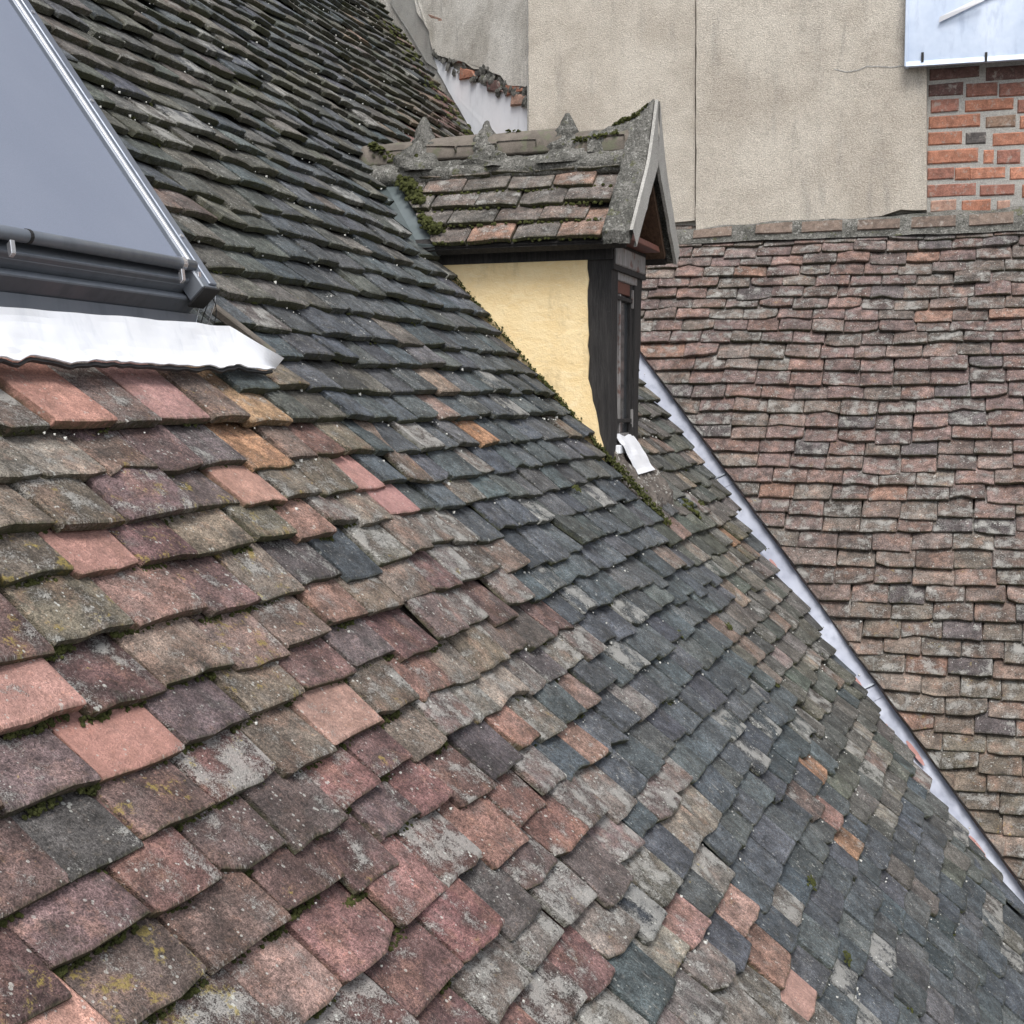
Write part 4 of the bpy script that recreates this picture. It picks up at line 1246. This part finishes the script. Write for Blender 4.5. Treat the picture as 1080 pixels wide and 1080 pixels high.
# wires at the corner
for k in range(4):
    pth = [SKY(US1 - .01 + .035 * k / 4 + .03 * math.sin(t_ * 2.6 + k) * .6, vd - .02 + .09 * t_, -.02 - .045 * t_ + .03 * math.sin(t_ * 3 + k)) for t_ in [i / 8 for i in range(9)]]
    MB().tube(pth, .0012, 5).build('loose_wire', MT['chrome'] if k % 2 else MT['black'], sk)
# lead apron dressed over the tiles
ul0 = US0 - .12
def apr(i, j):
    u_ = ul0 + (2.76 - ul0) * i
    taper = max(0, (u_ - 2.30) / .50)
    vt_ = -1.178 - .012 * taper
    vbot = V_FL + .008 + .014 * nz(u_ * 9, 4.) + .008 * nz(u_ * 26, 2.)
    if u_ > 2.64: vt_ = vt_ + (vbot - vt_) * min(.97, (u_ - 2.64) / .12)
    v_ = vt_ + (vbot - vt_) * j
    h_ = .026 - .006 * j + .005 * nz(u_ * 6, j * 1.5, 7.) + .0015 * nz(u_ * 15, j * 3.5, 1.) + (.004 * nz(u_ * 24, 3.) if j > .8 else 0) + .022 * (1 - j) ** 2
    return MP(u_, v_, h_ + bulge(u_, v_))
shell('apron_flashing', apr, 90, 8, NM, .003, MT['lead'], sk)
# black foam seal peeping out below the apron
def foam(i, j):
    u_ = 1.75 + 1.0 * i
    p = apr((u_ - ul0) / (2.76 - ul0), 1.0)
    return p + EM * (.006 * j + .008 * max(0, nz(u_ * 13, 8.)) * j) - NM * .006
shell('foam_seal', foam, 80, 1, NM, .006, MT['black'], sk)

# ------------------------------------------------------------------ moss, crumbs
def lump(mb, p, n, r, flat, rs):
    a = n.orthogonal().normalized(); b2 = n.cross(a)
    k = len(mb.v); m_ = 6
    mb.v.append(p + n * r * flat)
    for ring, (rr, hh) in enumerate(((.62, .72), (1.0, .0))):
        for i in range(m_):
            t_ = 2 * math.pi * (i + ring * .5) / m_
            q = rr * r * (1 + .45 * (rs.random() - .5))
            mb.v.append(p + a * math.cos(t_) * q + b2 * math.sin(t_) * q + n * (hh * r * flat * (1 + .5 * (rs.random() - .5))))
    for i in range(m_):
        j = (i + 1) % m_
        mb.f += [(k, k + 1 + i, k + 1 + j), (k + 1 + i, k + 1 + m_ + i, k + 1 + j), (k + 1 + j, k + 1 + m_ + i, k + 1 + m_ + j)]
rs = random.Random(5)
mm = MB()
for (u_, v_, px, py) in moss_spots:
    near = min(1, max(0, (560 - px) / 300)) * min(1, max(0, (py - 430) / 250))
    f_ = nz(u_ * 2.6, v_ * 2.6, 30.)
    if f_ < .12 - .8 * near: continue
    if rs.random() > .25 + .75 * near: continue
    n_ = 24 if near > .3 else 5
    for k in range(n_):
        q = PM(u_ + rs.uniform(-.03, .03), v_ + rs.uniform(-.004, .007), -.021 + rs.uniform(0, .006))
        lump(mm, q, (NM + V((rs.uniform(-.3, .3), rs.uniform(-.3, .3), rs.uniform(-.2, .2)))).normalized(), rs.uniform(.002, .0048), rs.uniform(.6, 1.1), rs)
def mossline(pa, pb, n, r, spread, nrm, jit=1.0):
    pa, pb = V(pa), V(pb)
    for k in range(n):
        q = pa.lerp(pb, rs.random()) + V((rs.gauss(0, spread), rs.gauss(0, spread), rs.gauss(0, spread * .6)))
        lump(mm, q, (V(nrm) + V((rs.uniform(-.4, .4), rs.uniform(-.4, .4), rs.uniform(-.2, .3)))).normalized(), r * rs.uniform(.5, 1.3), rs.uniform(.6, 1.1), rs)
# foot of the yellow cheek
ck = lambda x: V((x, YN - .026, zmain(x, -.006)))
mossline(ck(-1.95), ck(-1.30), 500, .0045, .005, NM)
mossline(ck(-1.60), ck(-1.28), 380, .005, .006, NM)
pa = MP(YN - .01, MP(0, 0).dot(EM), 0)
vtail = V((XF, YN, zmain(XF))).dot(EM)
mossline(MP(YN - .02, vtail, -.006), MP(YN + .02, vtail + .33, -.01), 600, .0055, .009, NM)
mossline(MP(YF + .03, vtail + .25, -.01), MP(YF + .06, vtail + .36, -.01), 30, .012, .012, NM)
# dormer roof: back corner, ridge and horn
mossline(PN(-2.19, .16, .0), PN(-2.08, .30, .0), 260, .010, .014, NN)
mossline(PN(-2.14, .05, .02), PN(-2.28, .05, .02), 200, .010, .012, NN)
mossline(V((-2.36, YR - .03, ZR + .035)), V((-2.30, YR - .05, ZR + .0)), 110, .010, .012, (0, 0, 1))
mossline(PN(-1.97, .46, .0), PN(-2.05, .38, .0), 150, .009, .014, NN)
mossline(V((XG - .15, YR - .02, ZR + .050)), V((XG - .055, YR - .015, ZR + .085)), 260, .0065, .007, (-.6, -.3, .7))
mossline(V((XG - .06, YR - .012, ZR + .085)), V((XG - .02, YR - .008, ZR + .120)), 90, .006, .006, (-.6, -.3, .7))
mossline(V((XG - .30, YR - .055, ZR - .005)), V((XG - .14, YR - .05, ZR + .015)), 180, .006, .008, (0, -.3, 1))
mossline(V((-1.80, YR - .02, ZR + .055)), V((-1.72, YR - .02, ZR + .055)), 14, .008, .006, (0, 0, 1))
for r in range(4):
    v_ = SL - r * .092
    for k in range(50):
        x = rs.uniform(-2.0 - .05 * r, XG - .12)
        lump(mm, PN(x, v_ + rs.uniform(-.002, .004), -.012 + rs.uniform(-.006, .006)), NN, rs.uniform(.004, .009), .8, rs)
# tufts among the dark tiles and along the upper verge
for (x, y) in ((858, 930), (964, 1060), (895, 1008), (818, 752), (720, 667), (770, 660), (728, 535), (740, 530), (610, 515), (870, 690), (820, 720)):
    u_, v_ = M(x, y)
    for k in range(26):
        lump(mm, MP(u_ + rs.gauss(0, .016), v_ + rs.gauss(0, .007), -.004), NM, rs.uniform(.003, .006), .8, rs)
for k in range(160):
    v_ = rs.uniform(-4.2, -2.2); u_ = u_valley(v_) - rs.uniform(.08, .5)
    lump(mm, MP(u_, v_, .006), NM, rs.uniform(.008, .018), .7, rs)
bk = MB()
edge_ = [(456, 56), (474, 66), (488, 72), (502, 82), (516, 86), (530, 94), (546, 97), (557, 108)]
for k in range(80):
    q = rs.random() * (len(edge_) - 1); a_, b2 = edge_[int(q)], edge_[int(q) + 1]; f_ = q - int(q)
    p = op(a_[0] + (b2[0] - a_[0]) * f_ + rs.gauss(0, 2.5), a_[1] + (b2[1] - a_[1]) * f_ - 3 + rs.gauss(0, 4.0), .022)
    lump(bk, p, (nw + V((rs.uniform(-.3, .3), 0, rs.uniform(-.2, .4)))).normalized(), rs.uniform(.012, .040), rs.uniform(.15, .35), rs)
bk.build('broken_render', MT['mortar'], ow)
o = mm.build('moss', MT['moss'])
tag(o, 'green moss cushions growing in the tile joints and round the dormer', 'moss', kind='stuff')
cm = MB()
for q in crumb_spots:
    if q[0] == 'r':
        if rs.random() > .35: continue
        p = PRR(q[1], q[2], -.014); n = NRR
    else:
        u_, v_, px, py = q
        if nz(u_ * 2.7, v_ * 2.7, 50.) < .05 and rs.random() < .75: continue
        if px < 300 and py > 480 and rs.random() < .75: continue
        if py < 420 and rs.random() < .45: continue
        p = PM(u_, v_, -.012); n = NM
    r = rs.choice((.0016, .002, .002, .0026, .003, .0045)) * rs.uniform(.8, 1.25)
    a_ = n.orthogonal().normalized() * r; b2 = n.cross(a_)
    k = len(cm.v)
    rot = rs.uniform(0, 6.3); a2 = a_ * math.cos(rot) + b2 * math.sin(rot); b3 = b2 * math.cos(rot) - a_ * math.sin(rot)
    cm.v += [p + a2 * rs.uniform(.7, 1.5), p + b3, p - a2, p - b3 * rs.uniform(.7, 1.5), p + n * r * 1.1, p - n * r]
    cm.f += [(k, k + 1, k + 4), (k + 1, k + 2, k + 4), (k + 2, k + 3, k + 4), (k + 3, k, k + 4), (k + 1, k, k + 5), (k + 2, k + 1, k + 5), (k + 3, k + 2, k + 5), (k, k + 3, k + 5)]
o = cm.build('lichen_crumbs', MT['crumb'])
tag(o, 'pale crumbs of lichen and grit lying along the tile edges', 'lichen crumbs', kind='stuff')

for o in bpy.data.objects:
    if '_o' in o: del o['_o']
